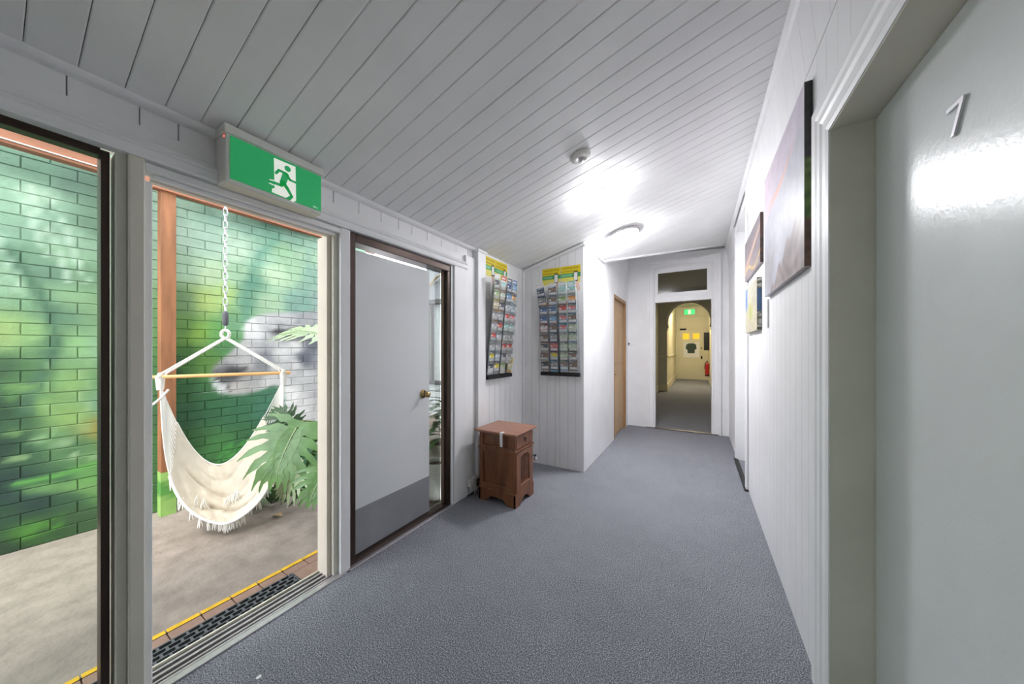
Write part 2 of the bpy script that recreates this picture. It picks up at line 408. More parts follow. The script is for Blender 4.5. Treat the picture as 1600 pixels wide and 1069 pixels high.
# ---- end wall with doorway and transom
we = MB()
we.box(XS - .1, -.66, YE, YE + .14, 0, 3.4); we.box(.205, XR + .2, YE, YE + .14, 0, 3.4); we.box(-.66, .205, YE, YE + .14, 2.84, 3.4)
struct('wall_end', we, 'white')
cas = [(0, 0), (0, .012), (.014, .02), (.03, .014), (.075, .014), (.09, .028), (.125, .03), (.128, 0)]
mb = sweep([(.205, 0), (.205, 2.835), (-.66, 2.835), (-.66, 0)][::-1], cas, lambda a, b, d: (a, YE - d, b)); struct('trim_15', mb, 'white')
w5 = struct('window_5', MB().box(-.659, .204, YE + .01, YE + .10, 2.232, 2.325), 'white')      # transom bar
for a, b, c, d in ((-.66, -.61, 2.325, 2.84), (.135, .205, 2.325, 2.84), (-.61, .135, 2.325, 2.393), (-.61, .135, 2.748, 2.84)):
    MB().cbox(a, b, YE + .02, YE + .07, c, d, .004).build('sash_rail', 'white', w5)
MB().box(-.61, .135, YE + .045, YE + .05, 2.393, 2.748).build('pane', 'dim_glass', w5)
mb = MB(); mb.box(-.664, -.652, YE - .001, YE + .145, 0, 2.232); mb.box(.197, .209, YE - .001, YE + .145, 0, 2.232); struct('trim_16', mb, 'white')
mb = MB(); mb.cbox(-.80, .30, YE - .045, YE + .06, 0, .012, .004); struct('trim_17', mb, 'alu_dark')

# ---- right wall
wr = MB()
wr.box(XR + .012, XR + .14, -1.7, .78, 0, 3.3); wr.box(XR + .012, XR + .14, 1.646, 3.96, 0, 3.3); wr.box(XR + .012, XR + .14, 4.90, YE, 0, 3.3)
wr.box(XR + .012, XR + .14, .78, 1.646, 2.235, 3.3); wr.box(XR + .012, XR + .14, 3.96, 4.90, 2.89, 3.3)
wall_r = struct('wall_right', wr, 'white')
def vboards(y0, y1, z0, z1, w, lean=0):
    n = max(1, round((y1 - y0) / w)); w = (y1 - y0) / n
    for i in range(n):
        a, b = y0 + i * w + .0004, y0 + (i + 1) * w - .0004; ch = .0009; x0 = XR; x1 = XR - lean
        v = [(x0, a + ch, z0), (x0, b - ch, z0), (x1, b - ch, z1), (x1, a + ch, z1), (x0 + ch, a, z0), (x0 + ch, b, z0), (x1 + ch, b, z1), (x1 + ch, a, z1),
             (XR + .014, a, z0), (XR + .014, b, z0), (XR + .014, b, z1), (XR + .014, a, z1)]
        f = [(0, 1, 2, 3)] + [(i, (i + 1) % 4, 4 + (i + 1) % 4, 4 + i) for i in range(4)] + [(4 + i, 4 + (i + 1) % 4, 8 + (i + 1) % 4, 8 + i) for i in range(4)] + [(8, 9, 10, 11)]
        MB().add(v, f).build('board', 'white', wall_r)
vboards(-1.7, .66, 0, 2.657, .16); vboards(.66, 1.80, 2.345, 2.657, .115)
vboards(1.80, 3.03, 0, 2.657, .112); vboards(3.03, 3.86, 0, 2.657, .21); vboards(4.99, YE, 0, 2.657, .115)
vboards(-1.7, 3.86, 2.663, 3.02, .16, .036); vboards(3.86, 4.99, 2.975, 3.02, .19, .034); vboards(4.99, YE, 2.663, 3.02, .115, .036)
mb = MB(); mb.prism([(.404, 2.985), (.404, 3.04), (.372, 3.04), (.374, 3.018), (.388, 2.996)], lambda a, b, d: (a, d, b), -1.7, YE); struct('trim_18', mb, 'white')
# door with number
cas1 = [(0, 0), (0, .010), (.018, .018), (.028, .012), (.060, .014), (.075, .024), (.098, .026), (.112, .034), (.150, .036), (.157, .028), (.157, 0)]
mb = sweep([(.78, 0), (.78, 2.235), (1.646, 2.235), (1.646, 0)], [(o * 1.0, d * .5) for o, d in cas1], lambda a, b, d: (XR - d, a, b)); struct('trim_19', mb, 'white')
mb = MB(); mb.box(XR - .001, XR + .20, 1.642, 1.66, 0, 2.25); mb.box(XR - .001, XR + .20, .766, .784, 0, 2.25); mb.box(XR - .001, XR + .20, .784, 1.642, 2.231, 2.25)
mb.box(XR + .165, XR + .2, 1.625, 1.642, 0, 2.231); struct('trim_20', mb, 'cream')
d1 = struct('door_1', MB().cbox(XR + .118, XR + .158, .786, 1.640, .008, 2.229, .002), 'door_gloss')
n7 = MB()
n7.prism([(1.254, 2.006), (1.254, 1.996), (1.207, 1.996), (1.236, 1.931), (1.246, 1.931), (1.218, 1.990), (1.197, 1.996), (1.194, 2.006)][:0] or
         [(1.254, 2.008), (1.194, 2.008), (1.194, 2.000), (1.228, 1.930), (1.239, 1.930), (1.207, 1.998), (1.254, 1.998)], lambda a, b, d: (d, a, b), XR + .112, XR + .119)
n7.build('door_number', 'chrome', d1)
MB().lathe([(.0, .06), (.026, .058), (.03, .045), (.014, .03), (.014, .006), (.032, .004), (.032, 0)], 20, (XR + .118, .86, 1.0), mtx=Matrix.Rotation(-PI / 2, 3, 'Y')).build('door_knob', 'chrome', d1)
# second doorway in the right wall
mb = sweep([(3.96, 0), (3.96, 2.885), (4.90, 2.885), (4.90, 0)], [(0, 0), (0, .014), (.012, .02), (.075, .02), (.088, .014), (.088, 0)], lambda a, b, d: (XR - d, a, b)); struct('trim_21', mb, 'white')
mb = MB(); mb.box(XR - .001, XR + .22, 3.945, 3.964, 0, 2.9); mb.box(XR - .001, XR + .22, 4.896, 4.915, 0, 2.9); mb.box(XR - .001, XR + .22, 3.964, 4.896, 2.881, 2.9); struct('trim_22', mb, 'white')
d2 = struct('door_2', MB().box(XR + .16, XR + .20, 3.966, 4.894, .01, 2.879), 'white')
for z0, z1 in ((.2, .9), (1.1, 2.0)):
    for a, b in ((4.07, 4.38), (4.48, 4.79)): MB().cbox(XR + .150, XR + .162, a, b, z0, z1, .004).build('panel', 'white', d2)
mb = MB(); mb.cbox(XR - .035, XR + .01, 3.84, 4.93, -.004, .012, .004); struct('trim_23', mb, 'black')
mb = MB(); mb.cbox(XR - .02, XR + .03, .72, 1.74, -.004, .010, .003); struct('trim_24', mb, 'black')
# wall behind the camera
wb = MB(); wb.box(-2.08, .6, -1.82, -1.7, 0, 3.4); struct('wall_back', wb, 'white')
mb = MB(); mb.cbox(XR - .012, XR, -1.7, .62, 0, .09, .003); struct('baseboard_right', mb, 'white')

# ---- bronze fixed pane at far left
w1 = struct('window_1', MB().cbox(-2.02, -1.945, .236, .258, .0, 2.158, .003), 'bronze')
MB().cbox(-1.995, -1.945, -1.05, .236, 2.134, 2.165, .003).build('head_rail', 'bronze', w1)
MB().cbox(-2.02, -1.945, -1.05, .236, .0, .035, .003).build('sill_rail', 'bronze', w1)
MB().cbox(-2.02, -1.945, -1.05, -1.02, .035, 2.134, .003).build('stile', 'bronze', w1)
MB().box(-1.985, -1.980, -1.02, .236, .035, 2.134).build('pane', 'glass', w1)
# ---- bronze frame with white leaf and narrow side pane
d3 = struct('door_3', MB().cbox(-2.03, -1.915, 1.203, 1.248, 0, 2.155, .004), 'bronze')
MB().cbox(-2.03, -1.915, 1.248, 2.157, 2.098, 2.155, .004).build('head_rail', 'bronze', d3)
MB().cbox(-1.982, -1.950, 2.105, 2.121, .02, 2.098, .004).build('stile', 'bronze_light', d3)
MB().cbox(-1.975, -1.915, 2.120, 2.157, 0, 2.098, .004).build('stile', 'bronze', d3)
MB().cbox(-2.03, -1.915, 1.248, 2.115, 0, .026, .003).build('sill_rail', 'bronze', d3)
MB().cbox(-2.005, -1.962, 1.252, 1.945, .030, 2.062, .002).build('leaf', 'white_leaf', d3)
MB().cbox(-1.963, -1.958, 1.256, 1.941, .034, .330, .001).build('kick_plate', 'kick', d3)
MB().lathe([(.0, .070), (.018, .069), (.026, .058), (.026, .045), (.014, .034), (.013, .008), (.034, .006), (.036, 0)], 24, (-1.962, 1.875, 1.030), mtx=Matrix.Rotation(PI / 2, 3, 'Y')).build('door_knob', 'brass', d3)
MB().box(-1.992, -1.987, 1.945, 2.106, .03, 2.098).build('side_pane', 'glass', d3)
for z in (.32, 1.02, 1.82): MB().tube([(-1.920, 1.206, z), (-1.920, 1.206, z + .10)], .007, 8).build('hinge', 'alu', d3)

# ---- sill tracks along the openings
for nm, y0, y1 in (('trim_25', .30, 1.17), ('trim_26', 1.19, 2.17), ('trim_27', -1.05, .31)):
    mb = MB(); mb.cbox(-1.922, -1.886, y0, y1, -.004, .010, .004); struct(nm, mb, 'alu')
tr = thing('door_track', (-1.97, .73, 0), 'grooved aluminium sliding door track across the open doorway sill', 'door track')
MB().box(-2.05, -1.920, .364, 1.14, -.03, .004).build('base', 'alu_dark', tr)
for xa, xb, zt, m in ((-2.05, -2.040, .016, 'cream'), (-2.020, -2.008, .014, 'alu'), (-1.986, -1.972, .014, 'alu'), (-1.950, -1.940, .014, 'alu'), (-1.932, -1.920, .012, 'alu')):
    MB().cbox(xa, xb, .364, 1.14, .002, zt, .002).build('rail', m, tr)

# ================================================================== CORRIDOR BEYOND
cw = MB()
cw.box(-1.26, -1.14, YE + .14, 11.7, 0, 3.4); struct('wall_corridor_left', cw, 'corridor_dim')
cw = MB(); cw.box(-1.02, -.90, 11.95, 17.0, 0, 3.4); struct('wall_passage_left', cw, 'corridor_paint')
cw = MB(); cw.box(.42, .54, YE + .14, 17.0, 0, 3.4); struct('wall_corridor_right', cw, 'corridor_paint')
cw = MB(); cw.box(-1.1, .6, 16.9, 17.0, 0, 3.5); struct('wall_corridor_end', cw, 'corridor_paint')
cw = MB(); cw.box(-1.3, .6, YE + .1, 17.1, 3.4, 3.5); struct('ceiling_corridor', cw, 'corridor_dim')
# arch
ar = MB(); R0 = .60; xc = -.255; zs = 2.31
pts = [(-1.16, 0), (-.885, 0), (-.885, 2.02)]
pts += [(-.86, 2.04), (-.87, 2.10), (-.835, 2.14), (-.845, 2.20), (xc - R0, 2.24)]
pts += [(xc - R0 * math.cos(t), zs + R0 * math.sin(t)) for t in [i * PI / 20 for i in range(21)]]
pts += [(xc + R0, 2.24), (.335, 2.20), (.325, 2.14), (.36, 2.10), (.35, 2.04), (.375, 2.02), (.375, 0), (.45, 0), (.45, 3.4), (-1.16, 3.4)]
bmx = bmesh.new(); vv = [bmx.verts.new((a, 11.70, b)) for a, b in pts]; fa = bmx.faces.new(vv)
ex = bmesh.ops.extrude_face_region(bmx, geom=[fa])
for g in ex['geom']:
    if isinstance(g, bmesh.types.BMVert): g.co.y = 11.95
bmesh.ops.triangulate(bmx, faces=bmx.faces[:]); bmx.verts.index_update()
ar.add([v.co[:] for v in bmx.verts], [[v.index for v in f.verts] for f in bmx.faces]); bmx.free()
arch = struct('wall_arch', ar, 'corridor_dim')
mb = MB(); al = [(xc - (R0 + .06) * math.cos(t), zs + (R0 + .06) * math.sin(t)) for t in [i * PI / 20 for i in range(21)]]
mb.tube([(a, 11.695, b) for a, b in al], .022, 6); mb.build('arch_moulding', 'corridor_dim', arch)
mb = MB(); mb.box(-1.14, -1.12, YE + .2, 11.7, 0, .22); struct('baseboard_corridor', mb, 'corridor_dim')
mb = MB(); mb.box(-1.15, -.865, 11.68, 11.96, 0, .22); mb.box(-.90, -.875, 11.95, 16.9, 0, .22); struct('baseboard_passage', mb, 'corridor_paint')
mb = MB(); mb.cbox(-.90, -.865, 11.95, 16.9, 1.13, 1.18, .005); mb.cbox(-1.15, -.87, 11.675, 11.7, 1.13, 1.18, .004); struct('trim_28', mb, 'corridor_paint')
# far door
fd = struct('door_5', MB().box(-.74, .225, 16.86, 16.90, .01, 2.34), 'corridor_paint')
fdm = [(-.60, -.345), (-.19, .07)]
for a, b in fdm:
    MB().cbox(a, b, 16.845, 16.861, 1.88, 2.14, .004).build('amber_pane', 'amber', fd)
    MB().cbox(a, b, 16.850, 16.861, .25, .82, .004).build('panel', 'corridor_paint', fd)
MB().lathe([(0, .06), (.03, .055), (.03, .04), (.015, .03), (.015, 0)], 14, (.16, 16.86, 1.45), mtx=Matrix.Rotation(PI / 2, 3, 'X')).build('door_knob', 'black_metal', fd)
MB().cbox(.13, .19, 16.85, 16.861, .95, 1.10, .003).build('latch', 'black_metal', fd)
mb = MB(); mb.cbox(-.72, -.46, 16.80, 16.86, 2.30, 2.38, .01); mb.build('door_closer', 'black_metal', fd)
mb = sweep([(-.76, 0), (-.76, 2.92), (.245, 2.92), (.245, 0)], [(0, 0), (0, .03), (.10, .03), (.10, 0)], lambda a, b, d: (a, 16.9 - d, b)); struct('trim_29', mb, 'corridor_paint')
mb = MB(); mb.cbox(-.76, .245, 16.86, 16.9, 2.36, 2.44, .004); mb.cbox(-.76, .245, 16.875, 16.9, 2.44, 2.92, .02); struct('trim_30', mb, 'corridor_paint')
po = thing('notice_poster', (-.255, 16.855, 1.02), 'white notice with dark shirt shape taped on far corridor door', 'poster')
MB().box(-.585, .076, 16.852, 16.859, 1.03, 1.73).build('sheet', 'paper_white', po)
sh = [(-.46, 1.62), (-.36, 1.68), (-.16, 1.68), (-.06, 1.62), (-.04, 1.42), (-.11, 1.38), (-.12, 1.22), (-.40, 1.22), (-.41, 1.38), (-.48, 1.42)]
MB().prism(sh, lambda a, b, d: (a, d, b), 16.846, 16.853).build('shirt_print', 'jersey', po)
es = thing('exit_sign', (-.32, 16.87, 3.0), 'small lit green exit sign above the far corridor door', 'exit sign')
MB().cbox(-.55, -.10, 16.80, 16.90, 3.0, 3.28, .01).build('housing', 'sign_body', es)
MB().box(-.54, -.11, 16.794, 16.802, 3.02, 3.26).build('face', 'sign_green_far', es)
MB().box(-.38, -.27, 16.789, 16.796, 3.04, 3.24).build('pictogram', 'sign_white', es)
bc = thing('wall_screen', (.33, 15.6, 1.35), 'black wall mounted box on the right side of the far corridor', 'screen')
MB().cbox(.225, .418, 15.3, 15.42, 1.36, 2.10, .01).build('casing', 'black', bc)
MB().box(.245, .40, 15.292, 15.301, 1.40, 2.06).build('panel', 'black_metal', bc)
fe = thing('fire_extinguisher', (.335, 15.2, .30), 'red fire extinguisher hung on the far corridor right wall', 'fire extinguisher')
MB().lathe([(0, .30), (.07, .30), (.078, .32), (.078, .76), (.06, .82), (.025, .85), (.025, .88), (0, .88)], 18, (.335, 15.2, 0)).build('cylinder', 'red', fe)
MB().lathe([(0, .30), (.080, .30), (.080, .36), (0, .36)], 18, (.335, 15.2, -.004)).build('foot_ring', 'black', fe)
MB().cbox(.315, .355, 15.14, 15.24, .88, .93, .006).build('valve_handle', 'black', fe)
MB().tube([(.33, 15.16, .90), (.27, 15.12, .86), (.25, 15.13, .70), (.255, 15.14, .58)], .012, 8).build('hose', 'black', fe)
MB().box(.40, .42, 15.17, 15.23, .60, .80).build('bracket', 'black_metal', fe)
cl = thing('unseen_lamp', (-.25, 13.6, 3.3), 'unseen round warm lamp added beyond the arch, behind its head', 'ceiling lamp')  # unseen lamp, added to give the warm light beyond the arch
MB().lathe([(0, 3.4), (.17, 3.4), (.17, 3.37), (0, 3.37)], 24, (-.25, 13.6, 0)).build('base', 'sign_body', cl)
MB().lathe([(.16, 3.37), (.15, 3.33), (.10, 3.29), (0, 3.275)], 24, (-.25, 13.6, 0)).build('diffuser', 'corridor_glow', cl)

cl = thing('unseen_lamp', (-.30, 7.45, 3.3), 'unseen round lamp added past the end doorway to brighten the corridor', 'ceiling lamp')  # unseen lamp, added to lift the dark front of the corridor
MB().lathe([(0, 3.4), (.15, 3.4), (.15, 3.38), (0, 3.38)], 24, (-.30, 7.45, 0)).build('base', 'sign_body', cl)
MB().lathe([(.14, 3.38), (.13, 3.345), (.09, 3.325), (0, 3.315)], 24, (-.30, 7.45, 0)).build('diffuser', 'corridor_glow_dim', cl)

# ================================================================== COURTYARD
co = MB(); co.box(-7.5, -2.345, -6, 7.5, -.16, ZO); struct('ground_courtyard', co, 'concrete')
# paver border, drain slot and yellow line
pv = struct('ground_border', MB().box(-2.345, -2.05, -1.2, 4.0, -.16, -.085), 'plinth_grey')
def tile(x0, x1, y0, y1): MB().cbox(x0, x1, y0 + .002, y1 - .002, -.10, ZO, .004).build('paver', 'paver', pv)
k = -1.2
while k < 3.9: tile(-2.335, -2.262, k, k + .13); k += .13
k = 1.035
while k < 3.9: tile(-2.262, -2.055, k, k + .24); k += .24
k = -1.2
while k < .0: tile(-2.262, -2.055, k, k + .24); k += .24
MB().box(-2.102, -2.055, .02, 1.035, -.10, ZO - .002).build('edge_strip', 'plinth_grey', pv)
yl = thing('painted_line', (-2.345, .8, ZO), 'yellow painted safety line along the edge of the courtyard slab', 'painted line')
k = -1.2
while k < 3.2:
    MB().box(-2.366, -2.336, k + .003, k + .127, ZO + .0005, ZO + .002).build('painted_dash', 'yellow_paint', yl); k += .13
# drain grate: ribbed frame with rows of oval slots
gr = thing('drain_grate', (-2.18, .5, ZO), 'dark slotted plastic drain grate set outside the open doorway', 'drain grate')
MB().box(-2.27, -2.095, .02, 1.035, -.13, -.10).build('channel', 'black', gr)
gm = MB(); x0, x1, y0, y1 = -2.262, -2.102, .02, 1.035; zt = ZO + .001; rows = 5; rw = (x1 - x0) / rows
for i in range(rows + 1): gm.box(x0 + i * rw - .004, x0 + i * rw + .004, y0, y1, zt - .02, zt)
pit = .052; j = 0
yy = y0
while yy < y1 - .01:
    for i in range(rows):
        yo = yy + (pit / 2 if i % 2 else 0)
        if yo + .007 < y1: gm.box(x0 + i * rw, x0 + (i + 1) * rw, yo, yo + .010, zt - .02, zt - .0005)
    yy += pit
gm.box(x0, x1, y0, y0 + .012, zt - .02, zt); gm.box(x0, x1, y1 - .012, y1, zt - .02, zt)
tag(gm.build('grid', 'drain', gr), kind='stuff')

# ---- painted brick wall
MURAL = """0.08,2.73,120,160,135;0.23,2.74,110,150,125;0.39,2.71,100,135,115;0.53,2.66,95,130,105;0.13,2.52,150,190,160;0.20,2.51,175,208,178;0.28,2.44,130,170,140;0.36,2.27,150,185,155;0.48,2.41,105,140,110;0.10,2.24,140,180,150;0.18,2.08,120,165,130;0.27,2.00,105,145,118;0.34,2.12,150,190,150;0.45,1.99,115,155,115;0.08,1.88,150,190,150;0.23,1.81,130,175,130;0.31,1.67,100,145,110;0.39,1.78,140,180,130;0.51,1.74,130,170,120;0.10,1.52,160,190,110;0.20,1.52,150,195,120;0.29,1.43,95,140,95;0.39,1.43,150,200,130;0.51,1.43,150,195,150;0.08,1.25,60,100,60;0.18,1.20,80,130,75;0.25,1.14,100,150,90;0.36,1.13,150,195,110;0.51,1.12,120,170,110;0.08,0.98,35,75,45;0.18,0.92,50,95,60;0.25,0.95,140,185,100;0.36,0.88,150,190,100;0.50,0.76,170,160,70;0.53,0.96,130,180,140;0.10,0.70,30,65,45;0.18,0.68,50,95,60;0.28,0.71,110,160,100;0.39,0.63,90,140,85;0.51,0.55,110,160,90;0.10,0.43,25,60,55;0.20,0.35,30,65,60;0.31,0.36,60,110,70;0.45,0.36,120,190,90;0.53,0.23,100,160,80;0.10,0.20,35,80,50;0.18,0.08,70,130,40;0.28,0.08,50,95,45;0.39,0.08,60,100,55;0.53,-0.01,70,110,65;0.09,-0.02,40,70,45;0.23,0.25,28,62,56;0.34,0.23,50,95,60;0.95,2.74,165,205,180;1.16,2.75,150,195,170;1.46,2.76,130,175,150;1.62,2.71,110,165,140;1.87,2.67,120,165,140;2.22,2.61,140,180,160;0.97,2.45,180,215,190;1.16,2.44,170,205,180;1.35,2.43,190,220,190;1.57,2.41,150,195,165;1.74,2.53,140,185,140;2.00,2.52,150,185,150;2.25,2.34,160,195,170;0.97,2.15,170,210,175;1.16,2.13,185,215,170;1.38,2.17,160,200,160;1.48,2.12,95,155,125;1.68,2.23,185,215,175;1.87,2.34,150,190,150;2.07,2.30,130,170,150;0.97,1.85,120,165,110;1.12,1.87,175,205,110;1.26,1.95,170,205,120;1.43,1.91,110,165,130;1.62,1.90,170,205,165;1.90,1.93,120,165,150;2.22,2.01,140,165,160;0.97,1.61,110,165,80;1.07,1.56,140,190,70;1.21,1.57,100,170,80;1.33,1.64,110,170,120;0.97,1.32,70,130,55;1.12,1.28,95,150,60;0.99,1.02,55,120,65;1.26,1.44,75,140,75;0.99,0.78,50,110,70;1.16,0.81,45,110,65;1.35,0.78,50,115,75;1.62,0.74,60,125,95;1.03,0.53,60,120,60;1.21,0.42,70,140,70;1.46,0.43,50,110,60;1.62,0.46,50,115,85;1.16,0.18,50,100,60;0.87,0.05,90,150,70;0.73,1.66,110,160,100;0.73,1.10,80,140,80;0.65,2.19,140,180,140;0.73,0.54,80,140,70;0.75,0.09,70,120,60"""
HEAD = """1.21,1.25,150,150,150;1.23,1.18,110,112,115;1.31,1.16,70,72,76;1.27,1.12,90,92,95;1.18,1.06,200,205,208;1.23,1.00,205,207,208;1.33,1.01,185,180,178;1.46,1.03,170,170,170;1.62,1.03,195,195,195;1.33,1.31,175,175,176;1.46,1.41,185,185,186;1.43,1.27,180,180,180;1.51,1.13,150,150,152;1.57,1.22,135,137,142;1.58,1.41,165,166,170;1.58,1.33,130,132,140;1.74,1.37,210,210,210;1.71,1.16,190,190,190;1.87,1.22,195,195,196;1.46,1.68,225,225,226;1.57,1.72,200,200,202;1.68,1.74,190,190,192;1.80,1.72,185,185,188;1.65,1.63,175,175,178;1.73,1.61,100,100,104;1.84,1.58,75,76,80;1.93,1.60,90,92,96;1.51,1.58,215,215,216;1.68,1.48,185,186,190;2.00,1.71,160,162,165;2.00,1.56,120,122,130;2.07,1.45,105,108,120;1.97,1.29,100,103,115;2.14,1.29,140,142,150;2.22,1.53,170,172,176;1.87,1.44,215,215,214;2.00,1.06,190,190,192;2.14,0.97,180,180,182;1.80,0.86,225,225,226;1.93,0.69,215,215,216;2.14,0.66,190,190,192;2.25,1.13,130,132,140;2.22,0.89,160,160,165;1.87,0.33,220,220,220;2.25,0.24,190,190,190;2.25,1.77,170,178,178"""
POLY = [(1.157, 1.137), (1.166, 1.205), (1.213, 1.273), (1.29, 1.355), (1.354, 1.44), (1.411, 1.507), (1.406, 1.627), (1.437, 1.703), (1.523, 1.764), (1.653, 1.804), (1.934, 1.838), (2.62, 1.973), (2.62, 0.064), (1.805, 0.271), (1.786, 0.714), (1.743, 0.973), (1.653, 0.996), (1.54, 0.952), (1.406, 0.926), (1.294, 0.939), (1.222, 0.967), (1.18, 1.028)]
arr = lambda t: np.array([[float(k) for k in q.split(',')] for q in t.split(';')])
mu, hd = arr(MURAL), arr(HEAD)
def idw(tab, yz, eps=.0016):
    d2 = ((yz[:, None, :] - tab[None, :, :2]) ** 2).sum(2)
    w = 1 / (d2 + eps) ** 2
    return (w @ tab[:, 2:]) / w.sum(1, keepdims=True)
def segdist(yz, a, b):
    a, b = np.array(a), np.array(b); ab = b - a
    t = np.clip(((yz - a) @ ab) / (ab @ ab), 0, 1); return np.sqrt(((yz - a - t[:, None] * ab) ** 2).sum(1))
def inside(yz, poly):
    c = np.zeros(len(yz), bool); n = len(poly)
    for i in range(n):
        (x1, z1), (x2, z2) = poly[i], poly[(i + 1) % n]
        k = ((z1 > yz[:, 1]) != (z2 > yz[:, 1])) & (yz[:, 0] < (x2 - x1) * (yz[:, 1] - z1) / (z2 - z1 + 1e-9) + x1); c ^= k
    return c
def polydist(yz, poly):
    return np.min([segdist(yz, poly[i], poly[(i + 1) % len(poly)]) for i in range(len(poly))], axis=0)
def mix(base, col, w): return base * (1 - w[:, None]) + np.array(col)[None, :] * w[:, None]
def mural(yz):
    yz = np.asarray(yz, float); c = idw(mu, yz)
    def stroke(c, pts, r, col, a):
        d = np.min([segdist(yz, p, q) for p, q in zip(pts[:-1], pts[1:])], axis=0)
        return mix(c, col, a * np.clip(1.3 - d / r, 0, 1))
    c = stroke(c, [(.11, 2.11), (.2, 1.9), (.28, 1.67), (.3, 1.45), (.26, 1.26), (.2, 1.1), (.18, .96)], .032, (72, 116, 88), .85)
    c = stroke(c, [(1.72, 2.67), (1.54, 2.41), (1.48, 2.19), (1.43, 1.98), (1.43, 1.71)], .045, (92, 156, 130), .7)
    c = stroke(c, [(2.02, 2.6), (1.99, 2.2), (1.98, 1.9)], .05, (118, 164, 148), .6)
    for p, q in (((.19, 2.6), (.36, 1.93)), ((.14, 2.57), (.27, 2.1)), ((.27, 2.58), (.44, 1.94)), ((.05, 2.3), (.16, 1.8))):
        c = stroke(c, [p, q], .016, (205, 228, 205), .75)
    for yv in (.27, .33, .40, .44): c = stroke(c, [(yv, 1.3), (yv + .01, .75)], .007, (170, 205, 140), .5)
    for (a, b), rx, rz, col in (((.23, .73), .035, .03, (150, 190, 130)), ((.33, .68), .04, .03, (150, 185, 135)), ((.38, .57), .03, .022, (165, 200, 145)), ((.48, .54), .04, .025, (150, 190, 130)), ((.13, 1.13), .03, .03, (110, 160, 80)),
                                ((.12, 1.05), .03, .03, (90, 140, 70)), ((.91, 1.17), .05, .06, (35, 85, 50)), ((.91, 1.29), .04, .05, (45, 95, 60)), ((.19, 1.12), .03, .02, (130, 175, 95)), ((.13, .80), .03, .02, (120, 165, 90)), ((.15, .62), .05, .02, (150, 185, 120))):
        q = ((yz[:, 0] - a) / rx) ** 2 + ((yz[:, 1] - b) / rz) ** 2
        c = mix(c, col, .9 * np.clip(1.6 - q, 0, 1))
    # broad leaf near the ground and fern sprigs
    c = stroke(c, [(.13, .43), (.30, .44), (.56, .50)], .022, (110, 195, 80), .9)
    c = stroke(c, [(.20, .38), (.36, .34), (.56, .24)], .05, (130, 185, 100), .8)
    c = stroke(c, [(.16, .42), (.36, .40), (.56, .40)], .012, (60, 120, 60), .8)
    for i in range(6):
        c = stroke(c, [(.16 + .03 * i, .02), (.19 + .03 * i, .12 + .02 * (i % 3))], .010, (85, 160, 50), .8)
        c = stroke(c, [(1.22 + .05 * i, .32), (1.27 + .05 * i, .42 + .03 * (i % 2))], .014, (75, 180, 70), .8)
    c = stroke(c, [(1.18, .26), (1.55, .42)], .012, (80, 180, 75), .9)
    c = stroke(c, [(1.60, .34), (1.74, .48)], .05, (120, 120, 70), .6)
    # the animal's head
    ins = inside(yz, POLY); dd = polydist(yz, POLY)
    w = np.clip(.5 + np.where(ins, 1, -1) * dd / .03, 0, 1)
    h = np.clip((idw(hd, yz, .0008) - 175) * 1.22 + 184, 20, 252)
    def hs(h, pts, r, col, a):
        d = np.min([segdist(yz, p, q) for p, q in zip(pts[:-1], pts[1:])], axis=0)
        return mix(h, col, a * np.clip(1.3 - d / r, 0, 1))
    h = hs(h, [(1.67, 1.60), (1.80, 1.57), (1.95, 1.62)], .022, (48, 48, 52), .9)
    h = hs(h, [(1.62, 1.66), (1.80, 1.65), (1.93, 1.69)], .016, (228, 228, 228), .6)
    h = hs(h, [(1.25, 1.13), (1.33, 1.17), (1.42, 1.20)], .03, (58, 58, 62), .8)
    h = hs(h, [(1.20, 1.10), (1.27, 1.05), (1.31, .97)], .012, (70, 70, 74), .8)
    c = c * (1 - w[:, None]) + h * w[:, None]
    lum = c.mean(1, keepdims=True); c = (c * .86 + lum * .14) * .88 / 255.
    c = np.where(c <= .04045, c / 12.92, ((c + .055) / 1.055) ** 2.4)
    return np.concatenate([c, np.ones((len(c), 1))], 1)
WX = lambda yv: -4.215 + .1 * (yv - .08)
nrm = Vector((1, -.1, 0)).normalized()
BY0, BY1 = -2.0, 2.72
bk = MB(); ny, nz = 110, 80; vs = []; yz = []
for j in range(nz + 1):
    for i in range(ny + 1):
        yv = BY0 + (BY1 - BY0) * i / ny; zv = ZO + 3.3 * j / nz
        vs.append(Vector((WX(yv), yv, zv)) - nrm * .0065); yz.append((yv, zv))
bk.add(vs, [(j * (ny + 1) + i, j * (ny + 1) + i + 1, (j + 1) * (ny + 1) + i + 1, (j + 1) * (ny + 1) + i) for j in range(nz) for i in range(ny)])
cc = mural(yz); cc[:, :3] *= .82
nb = len(vs)
back = [(WX(BY0) - .2, BY0, ZO), (WX(BY1) - .2, BY1, ZO), (WX(BY1) - .2, BY1, ZO + 3.3), (WX(BY0) - .2, BY0, ZO + 3.3), tuple(vs[ny]), tuple(vs[-1]), tuple(vs[0]), tuple(vs[nz * (ny + 1)])]
bk.add(back, [(0, 1, 2, 3), (1, 4, 5, 2), (0, 6, 7, 3), (3, 2, 5, 7)])
cc = np.concatenate([cc, np.tile([[.3, .3, .3, 1]], (8, 1))])
wall_b = bk.build('wall_mural', 'mural', None, col=cc); wall_b['kind'] = 'structure'
